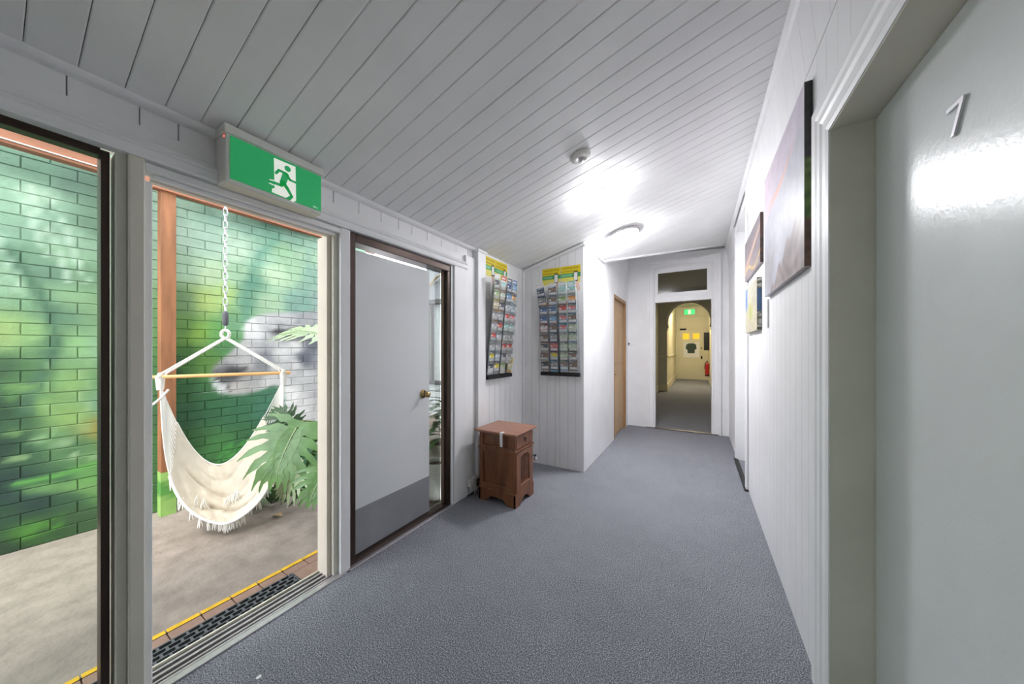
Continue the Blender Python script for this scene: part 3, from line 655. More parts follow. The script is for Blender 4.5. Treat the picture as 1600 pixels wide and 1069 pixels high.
def brick_geo(ya, yb_, za, zb, nu, nv):
    vs = []; yz = []
    ch = .003; pro = random.uniform(-.0018, .0018)
    for j in range(nv + 1):
        for i in range(nu + 1):
            yv = ya + ch + (yb_ - ya - 2 * ch) * i / nu; zv = za + ch + (zb - za - 2 * ch) * j / nv
            vs.append(Vector((WX(yv), yv, zv)) + nrm * pro); yz.append((yv, zv))
    fs = [(j * (nu + 1) + i, j * (nu + 1) + i + 1, (j + 1) * (nu + 1) + i + 1, (j + 1) * (nu + 1) + i) for j in range(nv) for i in range(nu)]
    o = len(vs)
    ring_i = [0, nu, (nv + 1) * (nu + 1) - 1, nv * (nu + 1)]
    cor = [(ya, za), (yb_, za), (yb_, zb), (ya, zb)]
    for yv, zv in cor: vs.append(Vector((WX(yv), yv, zv)) - nrm * .004); yz.append((yv, zv))
    for yv, zv in cor: vs.append(Vector((WX(yv), yv, zv)) - nrm * .014); yz.append((yv, zv))
    bot = [i for i in range(nu + 1)]; rgt = [j * (nu + 1) + nu for j in range(nv + 1)]; tp = [nv * (nu + 1) + i for i in range(nu, -1, -1)]; lf = [j * (nu + 1) for j in range(nv, -1, -1)]
    for e, (p, q) in zip((bot, rgt, tp, lf), ((0, 1), (1, 2), (2, 3), (3, 0))): fs.append(tuple(e + [o + q, o + p]))
    for p in range(4): fs.append((o + p, o + (p + 1) % 4, o + 4 + (p + 1) % 4, o + 4 + p))
    return vs, fs, yz
rest = MB(); rest_yz = []; count = 0
row = 0; z = ZO + .004
while z < 3.15:
    yv = BY0 + (.12 if row % 2 else 0)
    while yv < BY1 - .02:
        ye = min(yv + .2352, BY1)
        inview = ye > .02 and yv < 2.36 and z < 2.80 and not (.555 < yv and ye < .76 and False)
        fine = (1.05 < ye and yv < 2.36 and .2 < z < 1.95) or (yv < .6 and z < 2.7)
        vs, fs, q = brick_geo(yv, ye - .0, z, z + .0815, 7 if fine else 4, 3 if fine else 2)
        if inview and count < 300:
            mb = MB(); mb.add(vs, fs); mb.build('brick', 'mural', wall_b, col=mural(q)); count += 1
        else:
            rest.add(vs, fs); rest_yz += q
        yv += .240
    z += .0862; row += 1
r = rest.build('brick_courses', 'mural', wall_b, col=mural(rest_yz)); r['kind'] = 'stuff'

# ---- timber post, beam, joists
tp = thing('timber_post', (-4.03, .85, ZO), 'rough brown timber post standing against the painted brick wall', 'post')
MB().cbox(-4.085, -3.985, .800, .895, .33, 2.80, .004).build('shaft', 'timber', tp)
gb = MB(); vs = []; q = []
for j in range(13):
    for (a, b) in ((-4.085, .800), (-3.985, .800), (-3.985, .895), (-4.085, .895)): vs.append((a, b, ZO + .001 + .38 * j / 12)); q.append((b + .35, ZO + .38 * j / 12))
gb.add(vs, [(j * 4 + i, j * 4 + (i + 1) % 4, j * 4 + 4 + (i + 1) % 4, j * 4 + 4 + i) for j in range(12) for i in range(4)] + [(0, 1, 2, 3), (48, 49, 50, 51)])
pc = np.array([[.10, .30, .06, 1.] if (math.sin(9 * b + 20 * zz) > .2) else [.28, .48, .13, 1.] for b, zz in q]); gb.build('painted_foot', 'mural', tp, col=pc)
tb = thing('timber_beam', (-4.0, 1.0, 2.80), 'long brown timber beam above the mural wall', 'beam')
MB().cbox(-4.04, -3.96, -1.2, 2.9, 2.772, 2.90, .004).build('beam', 'timber_beam', tb)
MB().tube([(-3.955, -1.2, 2.80), (-3.955, -.2, 2.795), (-3.955, .7, 2.80)], .005, 6).build('cable', 'cord', tb)
for i, (yj, lb) in enumerate(((1.04, 'overhead timber joist that carries the swing chain'), (-.35, 'overhead timber joist nearest the dark framed pane'), (2.45, 'overhead timber joist beyond the plants'))):
    j = thing('timber_joist', (-3.0, yj, 2.9), lb, 'joist', 'joists over the courtyard')
    MB().cbox(-4.05, -2.06, yj - .03, yj + .03, 2.902, 3.03, .004).build('joist', 'timber_beam', j)
rf = MB(); rf.add([(-2.08, -.2, 3.12), (-2.95, -.2, 3.04), (-2.95, 5, 3.04), (-2.08, 5, 3.12), (-2.08, -.2, 3.16), (-2.95, -.2, 3.08), (-2.95, 5, 3.08), (-2.08, 5, 3.16)], [(0, 1, 2, 3), (4, 5, 6, 7), (0, 1, 5, 4), (1, 2, 6, 5), (2, 3, 7, 6), (3, 0, 4, 7)])
struct('roof_shade_slab', rf, 'sky_roof')  # unseen slab, added to keep sky light off the paving by the doors
ow = MB(); ow.box(-2.12, -2.08, -1.7, 7, 2.40, 3.16); ow.box(-2.12, -2.08, 2.47, 7, ZO, 2.4); struct('wall_outside', ow, 'white')

# ---- building across the courtyard (seen past the door leaf)
ob = struct('wall_outbuilding', MB().box(-6.2, -2.12, 4.9, 5.0, ZO, 3.2), 'grey_clad')
for i in range(5): MB().cbox(-5.6, -2.2, 4.85, 4.905, -.02 + i * .14, -.02 + i * .14 + .122, .006).build('weatherboard', 'pale_panel', ob)
MB().cbox(-5.6, -2.2, 4.86, 4.905, 2.44, 2.82, .006).build('fascia', 'grey_clad', ob)
w6 = struct('window_6', MB().cbox(-5.02, -4.90, 4.80, 4.9, .72, 2.40, .006), 'dark_frame')
MB().cbox(-5.02, -2.3, 4.80, 4.9, 2.34, 2.42, .006).build('head_rail', 'dark_frame', w6)
MB().cbox(-5.02, -2.3, 4.80, 4.9, .69, .75, .006).build('sill_rail', 'dark_frame', w6)
for xx in (-4.80, -3.6): MB().cbox(xx - .03, xx + .03, 4.82, 4.9, .75, 2.34, .006).build('mullion', 'dark_frame', w6)
MB().box(-4.90, -2.3, 4.87, 4.88, .75, 2.34).build('blind', 'pale_panel', w6)
bt = thing('dried_frond', (-3.9, 4.2, 2.2), 'bundle of dried brown palm fronds hanging under the outbuilding roof', 'fronds')
for i in range(9):
    a = -.9 + i * .2; r0 = Vector((-4.55, 4.84, 2.95))
    MB().tube([r0, r0 + Vector((.10 * math.sin(a) - .1, -.02 * i, -.12)), r0 + Vector((.32 * math.sin(a) - .25, -.03 * i, -.26 - .03 * (i % 3)))], [.008, .008, .002], 5).build('strand', 'dried', bt)

# ================================================================== HANGING CHAIR
hc = thing('hammock_chair', (-3.36, 1.04, ZO), 'white fringed hammock chair hanging from a chain before the mural', 'hammock chair')
Lb, Rb = Vector((-3.60, .72, 1.185)), Vector((-3.116, 1.356, 1.195)); mid = (Lb + Rb) / 2
ax = (Rb - Lb).normalized(); out = Vector((ax.y, -ax.x, 0)).normalized()      # towards the doorway
MB().tube([Lb - ax * .05, Rb + ax * .05], .014, 12).build('spreader_bar', 'rod_wood', hc)
ring = mid + Vector((0, 0, .335))
rg = MB(); rg.tube([ring + (ax * math.cos(t) * .026 + Vector((0, 0, 1)) * math.sin(t) * .034) for t in [i * PI / 9 for i in range(19)]], .012, 8, cap=False); rg.build('hanging_ring', 'cord', hc)
for e in (Lb, Rb):
    for dx in (-.008, .010):
        MB().tube([ring + Vector((0, 0, -.03)) + ax * dx, e + Vector((0, 0, .03)) + ax * dx * 1.5 + (mid - e) * .06, e + Vector((0, 0, -.02)) + (mid - e) * .03], .008, 6).build('suspension_rope', 'cord', hc)
    kn = MB(); kn.tube([e + Vector((0, 0, .024)) - ax * .0, e + out * .022, e + Vector((0, 0, -.026)), e - out * .022, e + Vector((0, 0, .024))], .014, 8); kn.tube([e + Vector((0, 0, .0)), e + Vector((0, 0, -.10))], [.028, .020], 10); kn.build('knot', 'cord', hc)
MB().tube([Lb + Vector((0, 0, -.10)) + ax * .05, Lb + Vector((0, 0, -.16)) + ax * .02 + out * .03, Lb + Vector((0, 0, -.21)) - ax * .03 + out * .03], .009, 6).build('tied_cord', 'cord', hc)
# spring and chain
MB().tube([ring + Vector((0, 0, .03)), ring + Vector((0, 0, .075))], .005, 6).build('hook', 'chrome', hc)
MB().lathe([(.008, .07), (.019, .08), (.021, .11), (.021, .16), (.015, .185), (.008, .19)], 14, ring).build('spring_sleeve', 'plinth_grey', hc)
zc = ring.z + .19; i = 0
linkp = [(math.cos(t) * .013, math.sin(t) * .022 + (.011 if math.sin(t) > 0 else -.011)) for t in [k * 2 * PI / 12 for k in range(13)]]
while zc < 2.85:
    u = ax if i % 2 else out
    MB().tube([Vector((ring.x, ring.y, zc + .022)) + u * a + Vector((0, 0, b)) for a, b in linkp], .0045, 6, cap=False).build('chain_link', 'chrome', hc)
    zc += .053; i += 1
MB().tube([(ring.x, ring.y, zc - .012), (ring.x, ring.y, 2.903)], .006, 8).build('top_hook', 'chrome', hc)
# cloth: family of hanging curves from front lip (s=0) to back edge (s=1)
def cl_pt(s, t):
    D = 1.12 + .09 * math.sin(PI * min(1, s * 1.25)) * (1 - s) - .305 * s ** 1.6
    o_ = .25 - .62 * s + .10 * s * s
    pw = 3.4 - 1.5 * s
    w = 1 - abs(2 * t - 1) ** pw
    k = t + .050 * math.sin(4 * PI * t) * (1 - s) * -1
    p = Lb.lerp(Rb, min(1, max(0, k))) + Vector((0, 0, -.06))
    bul = math.sin(PI * t) ** .75
    p = p + Vector((0, 0, -(D - .06) * w)) + out * o_ * bul
    p = p + ax * bul * (.10 - .24 * s)
    return p
NS, NT = 60, 44; t0, t1 = .13, .87
cb = MB(); vs = []
for i in range(NS + 1):
    s = i / NS
    for j in range(NT + 1):
        t = t0 + (t1 - t0) * j / NT; p = cl_pt(s, t)
        env = math.sin(PI * s) * math.sin(PI * j / NT) ** .5
        ph_ = s * 4.2 + .75 * math.sin(3.4 * t + 2.2) + .35 * math.sin(9 * t + 4 * s) + .9 * (t - .5)
        wr_ = env * ((.040 + .016 * math.sin(7 * t + 11 * s)) * (abs(math.sin(PI * ph_)) ** .6 - .6) + .009 * math.sin(31 * t + s * 17)) + .004 * math.sin(60 * t)
        p = p + out * wr_ + Vector((0, 0, wr_ * .7)); vs.append(p)
cb.add(vs, [(i * (NT + 1) + j, i * (NT + 1) + j + 1, (i + 1) * (NT + 1) + j + 1, (i + 1) * (NT + 1) + j) for i in range(NS) for j in range(NT)], smooth=True)
cloth = cb.build('cloth', 'fabric', hc)
sd = cloth.modifiers.new('thickness', 'SOLIDIFY'); sd.thickness = .004
for s in (0, 1):
    MB().tube([cl_pt(s, t0 + (t1 - t0) * j / 40) + out * (.004 if s == 0 else 0) for j in range(41)], .009, 6).build('hem', 'cord', cloth)
for side in (0, 1):
    for i in range(15):
        s = i / 14; ts = [(t0 + .004) * k / 7 for k in range(8)]
        if side: ts = [1 - t for t in ts]
        MB().tube([cl_pt(s, t) for t in ts], .0042, 5).build('string', 'cord', hc)
# fringe tassels along the front lip and lace at the sides
for k in range(15):
    t = .20 + .60 * k / 14; p = cl_pt(.0, t) + out * .004
    p2 = cl_pt(.25, t); p = p.lerp(p2, .55)
    ln = .055 + .03 * random.random()
    zb = max(ZO + .012, p.z - .02 - ln)
    fr = MB()
    for a in range(3):
        dx = ax * (.008 * (a - 1) + random.uniform(-.004, .004))
        fr.tube([p + Vector((0, 0, -.004)), p + dx + Vector((0, 0, (zb - p.z) * .5)), Vector((p.x, p.y, zb)) + dx * 1.8 + out * random.uniform(-.01, .01)], [.006, .007, .003], 5)
    fr.build('tassel', 'cord', cloth)
for k in range(8):
    s, t = random.choice([(.45, .33), (.5, .62)]); t += random.uniform(-.05, .05); p = cl_pt(s, t) + out * .06 + Vector((0, 0, .06))
    fr = MB()
    for a in range(4):
        dv = Vector((random.uniform(-.03, .03), random.uniform(-.03, .03), -random.uniform(.05, .11)))
        fr.tube([p, p + dv * .5 + out * .015, p + dv], [.004, .004, .002], 5)
    fr.build('lace', 'cord', cloth)
for k in range(2):
    t = .13 + .05 * k; p = cl_pt(.1, t)
    MB().tube([p, p + Vector((0, 0, -.06)), p + Vector((-.01, 0, -.13))], [.006, .010, .003], 6).build('tassel', 'cord', cloth)

# ================================================================== PLANTS
def lobed_leaf(parent, base, tip, up, width, mat_, lobes=7, droop=.12, cut=.72, seed=0):
    rnd = random.Random(seed); base, tip = Vector(base), Vector(tip); L = (tip - base).length
    ex = (tip - base).normalized(); up = Vector(up); ey = up.cross(ex).normalized(); ez = ex.cross(ey)
    def pt(a, b):   # a along 0..1, b across in units of width
        z = -droop * L * (a - .25) ** 2 * 1.3 + .16 * abs(b) * width * .6 - .30 * width * b * b
        return base + ex * a * L + ey * b * width + ez * z
    mb = MB()
    n = 14; rows = []
    half = lambda a: .30 * math.sin(PI * min(1, max(0, .08 + a * .92))) ** .6 * (1 - .35 * a)
    for i in range(n + 1):
        a = i / n; h = half(a) * .52; rows.append([pt(a, -h), pt(a, 0) - ez * .004, pt(a, h)])
    vs = [p for r in rows for p in r]
    mb.add(vs, [(i * 3 + j, i * 3 + j + 1, i * 3 + j + 4, i * 3 + j + 3) for i in range(n) for j in (0, 1)], smooth=True)
    for sgn in (-1, 1):
        for k in range(lobes):
            a = -.02 + .86 * k / (lobes - 1)
            ang = math.radians(118 - 92 * k / (lobes - 1) + rnd.uniform(-6, 6))
            ln = (.60 * math.sin(PI * (.24 + .66 * k / (lobes - 1))) ** .7) * rnd.uniform(.88, 1.08)
            wd = .060 * rnd.uniform(.85, 1.15)
            m = 8; vs = []
            for i in range(m + 1):
                q = i / m
                w = wd * (1.05 - .25 * q if q < .6 else (1.05 - .15) * (1 - q) / .4 * .85 + .06) * (1 + .30 * math.sin(q * 15 + k))
                if q == 1: w = .006
                # lobe centre line in leaf coords (a scaled by width/L)
                r_ = q * ln; bend = ang - .35 * q
                ca = a + math.cos(bend) * r_ * width / L; cb_ = math.sin(bend) * r_ * sgn
                pa = -math.sin(bend) * w * width / L; pb = math.cos(bend) * w * sgn
                vs += [pt(ca - pa, cb_ - pb), pt(ca, cb_) - ez * .003, pt(ca + pa, cb_ + pb)]
            mb.add(vs, [(i * 3 + j, i * 3 + j + 1, i * 3 + j + 4, i * 3 + j + 3) for i in range(m) for j in (0, 1)], smooth=True)
    lf_ = mb.build('leaf', mat_, parent)
    vb = MB(); vb.tube([pt(i / 8, 0) + ez * .001 for i in range(9)], [.006 * (1 - .09 * i) for i in range(9)], 5)
    vb.build('midrib', 'leaf_pale', lf_)
    return lf_
def stalk(parent, pts, r=.010):
    # smooth quadratic through three points
    a, b, c_ = [Vector(p) for p in pts]; q = []
    for i in range(9):
        t = i / 8; q.append(a * (1 - t) * (1 - t) + b * 2 * t * (1 - t) + c_ * t * t)
    MB().tube(q, [r * (1 - .04 * i) for i in range(9)], 6).build('stalk', 'stalk', parent)
def cp(u, v, d):   # point of the courtyard from a bearing, an elevation and a depth, used to lay out leaves
    r_ = (u - 800) / 492. * d; zz = 1.4 - (v - 546) / 492. * d
    return Vector((-math.sin(TH) * d + math.cos(TH) * r_, math.cos(TH) * d + math.sin(TH) * r_, zz))
ph = thing('split_leaf_philodendron', (-2.85, 2.05, ZO), 'split leaf philodendron with large lobed leaves beside the hammock chair', 'plant')
crown = Vector((-2.72, 2.02, .10))
MB().tube([(-2.72, 2.02, ZO), (-2.73, 2.02, .02), crown], [.05, .045, .035], 10).build('stem', 'stalk', ph)
leaves = [  # base px, tip px, depths, up, width, material
    ((463, 668), (425, 742), 2.50, 2.32, (.55, -.55, .70), .54, 'leaf'),
    ((500, 672), (560, 735), 2.60, 2.62, (.4, -.6, .8), .42, 'leaf'),
    ((497, 520), (440, 512), 2.75, 2.72, (.35, -.25, .95), .40, 'leaf_pale'),
    ((515, 722), (480, 782), 2.45, 2.30, (.6, -.6, .5), .34, 'leaf'),
    ((470, 735), (428, 770), 2.75, 2.72, (.6, -.6, .6), .36, 'leaf_pale'),
    ((455, 660), (428, 640), 2.62, 2.62, (.5, -.5, .75), .24, 'leaf_dark'),
    ((485, 765), (415, 762), 2.85, 2.85, (.6, -.6, .6), .26, 'leaf_dark'),
    ((530, 690), (590, 680), 2.55, 2.6, (.3, -.4, .85), .40, 'leaf'),
]
for i, (b, t, d0, d1, up, w, m) in enumerate(leaves):
    B, T = cp(*b, d0), cp(*t, d1)
    lobed_leaf(ph, B, T, up, w * 1.08, m, 8, .25, seed=i)
    midp = (crown + B) / 2 + Vector((.02, .05, .18 + .1 * (i % 3)))
    stalk(ph, [crown, midp, B])
# small broad leaves behind
for i, (u, v, d, m) in enumerate(((518, 560, 2.8, 'leaf'), (516, 602, 2.8, 'leaf_pale'), (514, 650, 2.75, 'leaf'), (512, 690, 2.9, 'leaf_dark'))):
    p = cp(u, v, d); mb = MB(); n = 8; vs = []
    for k in range(n + 1):
        a = k / n; h = .035 * math.sin(PI * a) ** .7
        for sg in (-1, 0, 1): vs.append(p + Vector((.05 * a * sg * .2 - sg * h * .8, sg * h * .4 + .02 * a, -.11 * a + .02 * (1 - abs(sg)) - .02)))
    mb.add(vs, [(k * 3 + j, k * 3 + j + 1, k * 3 + j + 4, k * 3 + j + 3) for k in range(n) for j in (0, 1)], smooth=True); mb.build('leaf', m, ph)
    stalk(ph, [crown, (crown + p) / 2 + Vector((.05, .1, .2)), p], .006)
# low ground cover at the wall foot
gc = thing('ground_fern', cp(425, 775, 2.95) * 1.0, 'small dark leafy plant on the ground behind the big philodendron leaf', 'plant')
gc.location.z = ZO; gc['_w'] = tuple(gc.location)
c0 = Vector(gc.location)
for i in range(16):
    a = i * 2.4; r_ = .06 + .012 * i; h = .05 + .13 * random.random(); tip = c0 + Vector((math.cos(a) * r_, math.sin(a) * r_, h)); mb = MB()
    s_ = Vector((-math.sin(a), math.cos(a), 0)) * .028
    e = c0 + Vector((math.cos(a) * .02, math.sin(a) * .02, .004)); m_ = e.lerp(tip, .65)
    mb.add([e, m_ + s_, tip, m_ - s_, m_ + Vector((0, 0, .01))], [(0, 1, 4), (1, 2, 4), (2, 3, 4), (3, 0, 4)], smooth=True); mb.build('leaf', 'leaf_dark' if i % 3 else 'leaf', gc)
dl = thing('dead_leaf', cp(432, 776, 2.72), 'curled brown dead leaf lying on the courtyard concrete', 'leaf')
dl.location.z = ZO; dl['_w'] = tuple(dl.location); d0 = Vector(dl.location); vs = []
for k in range(7):
    q = k / 6; w = .022 * math.sin(PI * q) ** .7 + .001
    for sg in (-1, 0, 1): vs.append(d0 + Vector((.11 * q - .055, sg * w + .02 * q, .006 + .016 * abs(sg) * math.sin(PI * q) + .010 * q * q)))
MB().add(vs, [(k * 3 + j, k * 3 + j + 1, k * 3 + j + 4, k * 3 + j + 3) for k in range(6) for j in (0, 1)], smooth=True).build('blade', 'dried', dl)
# pots past the door leaf
def pot(name, loc, prof, m, label):
    t = thing(name, loc, label, 'plant pot')
    MB().lathe(prof, 28, loc).build('vessel', m, t)
    r_in = prof[-1][0]; zt = prof[-1][1]
    MB().lathe([(0, zt), (r_in, zt)], 28, loc).build('soil', 'soil', t); return t
pot('planter', (-2.19, 2.27, ZO), [(0, 0), (.075, 0), (.10, .03), (.125, .12), (.13, .22), (.118, .33), (.110, .365), (.100, .362), (.104, .32)], 'pot_white', 'white rounded planter standing just past the white door leaf')
pot('planter', (-2.36, 2.52, ZO), [(0, 0), (.09, 0), (.10, .02), (.135, .46), (.125, .46), (.12, .42)], 'pot_beige', 'tall beige tapered planter behind the white rounded planter')
def broad_plant(name, c0, zc, label, seed, n=22, spread=.16, height=.42, m=('leaf', 'leaf_dark')):
    t = thing(name, (c0[0], c0[1], zc), label, 'plant'); rnd = random.Random(seed); c0 = Vector((c0[0], c0[1], zc))
    MB().tube([c0, c0 + Vector((.01, 0, height * .5)), c0 + Vector((-.01, .01, height))], [.010, .008, .004], 6).build('stem', 'stalk', t)
    for i in range(n):
        a = i * 2.4 + rnd.random(); hz = height * (.12 + .9 * i / n); r_ = spread * rnd.uniform(.6, 1.1)
        e = c0 + Vector((0, 0, hz)); d = Vector((math.cos(a), math.sin(a), rnd.uniform(-.1, .6))).normalized(); sd_ = Vector((-math.sin(a), math.cos(a), 0))
        vs = []
        for k in range(7):
            q = k / 6; w = .038 * math.sin(PI * min(1, q * .95 + .04)) ** .8; p = e + d * (.05 + r_ * q) + Vector((0, 0, -.10 * q * q * r_ / .16))
            vs += [p - sd_ * w, p + Vector((0, 0, -.006)), p + sd_ * w]
        mb = MB(); mb.add(vs, [(k * 3 + j, k * 3 + j + 1, k * 3 + j + 4, k * 3 + j + 3) for k in range(6) for j in (0, 1)], smooth=True)
        mb.tube([e, e + d * .06], .003, 5); mb.build('leaf', m[i % 2], t)
broad_plant('rubber_plant', (-2.36, 2.52), ZO + .42, 'leafy green plant growing in the tall beige planter', 3, 34, .17, .48)
broad_plant('leafy_shrub', (-2.62, 2.95), ZO, 'taller green shrub behind the beige planter', 5, 26, .20, .95, ('leaf_dark', 'leaf'))
bsk = thing('wicker_basket', (-2.55, 3.45, ZO), 'small woven brown basket on the courtyard floor past the planters', 'basket')
for i in range(6):
    zz = ZO + .02 + i * .04; rr = .12 + .006 * i
    MB().tube([(-2.55 + rr * math.cos(a), 3.45 + rr * math.sin(a), zz + .008 * math.sin(6 * a + i * PI)) for a in [k * 2 * PI / 24 for k in range(25)]], .014, 6, cap=False).build('woven_ring', 'dried', bsk)
MB().lathe([(0, 0), (.12, 0), (.15, .24)], 20, (-2.55, 3.45, ZO + .004)).build('lining', 'timber', bsk)

# ================================================================== EXIT SIGN
ex_ = thing('exit_sign', (-1.86, .765, 2.15), 'green running man exit sign in white housing above the open doorway', 'exit sign')
fx = -1.806
MB().cbox(-1.925, fx - .006, .560, .978, 2.150, 2.372, .006).build('body', 'sign_body', ex_)
MB().cbox(-1.925, fx + .006, .552, .982, 2.368, 2.408, .006).build('housing', 'sign_body', ex_)
MB().box(fx - .008, fx - .002, .576, .972, 2.170, 2.362).build('face', 'sign_green', ex_)
MB().box(-1.90, fx - .01, .566, .972, 2.1485, 2.151).build('down_light', 'cream', ex_)
MB().box(-1.828, -1.822, .5585, .5605, 2.352, 2.358).build('indicator', 'led_red', ex_)
P2 = lambda a, b, d: (d, .576 + a * .396, 2.170 + b * .192)
pic = MB(); pic.prism([(.405, .03), (.405, .12), (.435, .16), (.425, .93), (.670, .95), (.678, .03), (.645, -.02), (.61, -.02), (.635, .07), (.585, .06), (.555, .01)][::-1], P2, fx - .004, fx - .0008)
pw = pic.build('door_panel', 'sign_white', ex_)
mn = MB()
def cap(a, b, r0, r1=None):
    r1 = r1 or r0; ka = Vector((a[0] * 2.0625, a[1])); kb = Vector((b[0] * 2.0625, b[1])); d = (kb - ka); an = math.atan2(d.y, d.x); ps = []
    for i in range(9): t = an + PI / 2 + PI * i / 8; ps.append((ka.x + r0 * math.cos(t), ka.y + r0 * math.sin(t)))
    for i in range(9): t = an - PI / 2 + PI * i / 8; ps.append((kb.x + r1 * math.cos(t), kb.y + r1 * math.sin(t)))
    mn.prism([(p / 2.0625, q_) for p, q_ in ps], P2, fx - .003, fx)
cap((.578, .80), (.5781, .80), .075)                                   # head
cap((.557, .61), (.522, .37), .078, .070)                              # torso
cap((.552, .655), (.480, .665), .032); cap((.480, .665), (.448, .56), .032)   # rear arm
cap((.572, .62), (.603, .53), .034); cap((.603, .53), (.676, .52), .028)      # front arm
cap((.516, .36), (.506, .295), .052, .04); cap((.506, .295), (.390, .285), .038, .032)   # rear leg
cap((.530, .38), (.575, .27), .052, .044); cap((.575, .27), (.627, .10), .042, .034); cap((.627, .10), (.596, .05), .030)
mn.build('running_figure', 'sign_green', ex_)
ol = MB()
for a, b in (((.378, .325), (.43, .345)), ((.374, .235), (.43, .225))):
    p, q_ = Vector((a[0], a[1])), Vector((b[0], b[1])); ol.prism([(p.x, p.y - .012), (q_.x, q_.y - .012), (q_.x, q_.y + .012), (p.x, p.y + .012)], P2, fx - .003, fx - .0005)
ol.build('foot_outline', 'sign_white', ex_)
tv, tf = textmesh('20m', .014); mbx = MB(); mbx.add([(fx - .0006, .94 + v[0], 2.176 + v[1]) for v in tv], tf); mbx.build('lettering', 'sign_white', ex_)

# ================================================================== CEILING FITTINGS
slope = math.atan(.275); RT = Matrix.Rotation(-slope, 3, 'Y')
def cfit(x, y): return Vector((x, y, cA(x)))
c = cfit(-.693, 2.10)
sm = thing('smoke_detector', c, 'round white smoke detector on the sloping boarded ceiling', 'smoke detector')
MB().lathe([(.060, .0), (.068, -.004), (.068, -.016), (.058, -.026), (.024, -.030), (.022, -.026), (.0, -.026)], 32, c, mtx=RT).build('body', 'sign_body', sm)
MB().lathe([(.019, -.027), (.018, -.040), (.012, -.046), (0, -.047)], 20, c, mtx=RT).build('sensor', 'alu', sm)
c = cfit(-.705, 2.645)
lb = thing('light_bulb', c, 'lit bare bulb in a white batten holder on the sloping ceiling', 'light bulb')
MB().lathe([(.0, .002), (.040, .0), (.042, -.008), (.034, -.018), (.022, -.028), (.021, -.070), (.024, -.074), (0, -.075)], 24, c, mtx=RT).build('holder', 'sign_body', lb)
MB().lathe([(.013, -.074), (.016, -.084), (.028, -.104), (.033, -.124), (.030, -.142), (.018, -.156), (0, -.160)], 24, c, mtx=RT).build('bulb', 'bulb_glow', lb)
c = cfit(-.76, 3.755)
oy = thing('oyster_light', c, 'large round lit oyster light on the ceiling beyond the bare bulb', 'ceiling light')
MB().lathe([(.0, .002), (.190, .0), (.205, -.006), (.208, -.022), (.198, -.034), (.188, -.032)], 40, c, mtx=RT).build('rim', 'alu', oy)
MB().lathe([(.190, -.028), (.175, -.050), (.12, -.072), (.06, -.080), (0, -.082)], 40, c, mtx=RT).build('diffuser', 'oyster_glow', oy)

# ================================================================== CANVAS PICTURES
def canvas(label, y0, y1, z0, z1, xf, fn, side):
    # y1 is the far (left) edge; fn(p, q): p 0 far .. 1 near, q 0 bottom .. 1 top
    t = thing('canvas_picture', (XR, (y0 + y1) / 2, z0), label, 'picture', 'canvas pictures on the right wall')
    n, m = 44, 40; mb = MB(); vs = []; col = []
    for j in range(m + 1):
        for i in range(n + 1):
            p, q = i / n, j / m; vs.append((xf, y1 + (y0 - y1) * p, z0 + (z1 - z0) * q)); col.append(fn(p, q))
    mb.add(vs, [(j * (n + 1) + i, j * (n + 1) + i + 1, (j + 1) * (n + 1) + i + 1, (j + 1) * (n + 1) + i) for j in range(m) for i in range(n)])
    mb.build('print', 'canvas_print', t, col=[lin(*[min(255, 20 + c_ * .98) for c_ in k]) for k in col])
    sb = MB(); vs = []; col = []
    for j in range(m + 1):
        q = j / m
        for a in (0, 1): vs.append((xf if a == 0 else XR - .001, y0, z0 + (z1 - z0) * q)); col.append(side(q, a))
    o = len(vs)
    sb.add(vs, [(j * 2, j * 2 + 1, j * 2 + 3, j * 2 + 2) for j in range(m)])
    e = [(xf, y0, z0), (xf, y1, z0), (XR - .001, y1, z0), (XR - .001, y0, z0), (xf, y0, z1), (xf, y1, z1), (XR - .001, y1, z1), (XR - .001, y0, z1)]
    sb.add(e, [(0, 1, 2, 3), (4, 5, 6, 7), (1, 2, 6, 5)]); col += [fn(1, 0), fn(0, 0), fn(0, 0), fn(1, 0), fn(1, 1), fn(0, 1), fn(0, 1), fn(1, 1)]
    sb.build('wrapped_edge', 'canvas_print', t, col=[lin(*k) for k in col])
    MB().box(XR - .002, XR - .0004, y0 + .02, y1 - .02, z0 + .02, z1 - .02).build('backing', 'joint', t)
    return t
def lerp3(a, b, t): t = max(0, min(1, t)); return tuple(a[i] + (b[i] - a[i]) * t for i in range(3))
nz_ = lambda p, q, s=0: math.sin(p * 17 + 5 * math.sin(q * 9 + s)) * math.sin(q * 23 + 4 * math.sin(p * 11 + s))
def art1(p, q):
    sky = lerp3((196, 176, 190), (178, 170, 186), p)
    ridge = .60 + .20 * p + .02 * math.sin(p * 9)
    c = sky
    c = lerp3(c, (240, 150, 110), max(0, 1 - abs(q - ridge - .025) / .03) * max(0, 1 - abs(p - .42) / .42))
    c = lerp3(c, (168, 168, 180), (ridge - q) / .03)
    mist = (204, 206, 216)
    c = lerp3(c, mist, max(0, 1 - abs(p - .45 + .25 * (q - .3)) / .30) * max(0, min(1, (ridge - .12 - q) / .2)) * .9)
    c = lerp3(c, (158, 154, 156), .7 * max(0, min(1, (.36 - p + .3 * (q - .2)) / .08)) * max(0, min(1, (.42 - q) / .15)) * max(0, min(1, q / .12)))
    rock = .52 * p - .10 + .03 * math.sin(p * 31)
    c = lerp3(c, tuple(k + 22 * nz_(p, q) for k in (148, 134, 132)), (rock - q) / .02)
    return c
def side1(q, a):
    n = 28 * nz_(a * .3 + q * 3, q * 4)
    if q > .58: return (46 + n * .3, 44 + n * .3, 46 + n * .3)
    if q > .26: return (84 + n, 108 + n, 46 + n * .5)
    return (84 + n * .8, 58 + n * .6, 42 + n * .4)
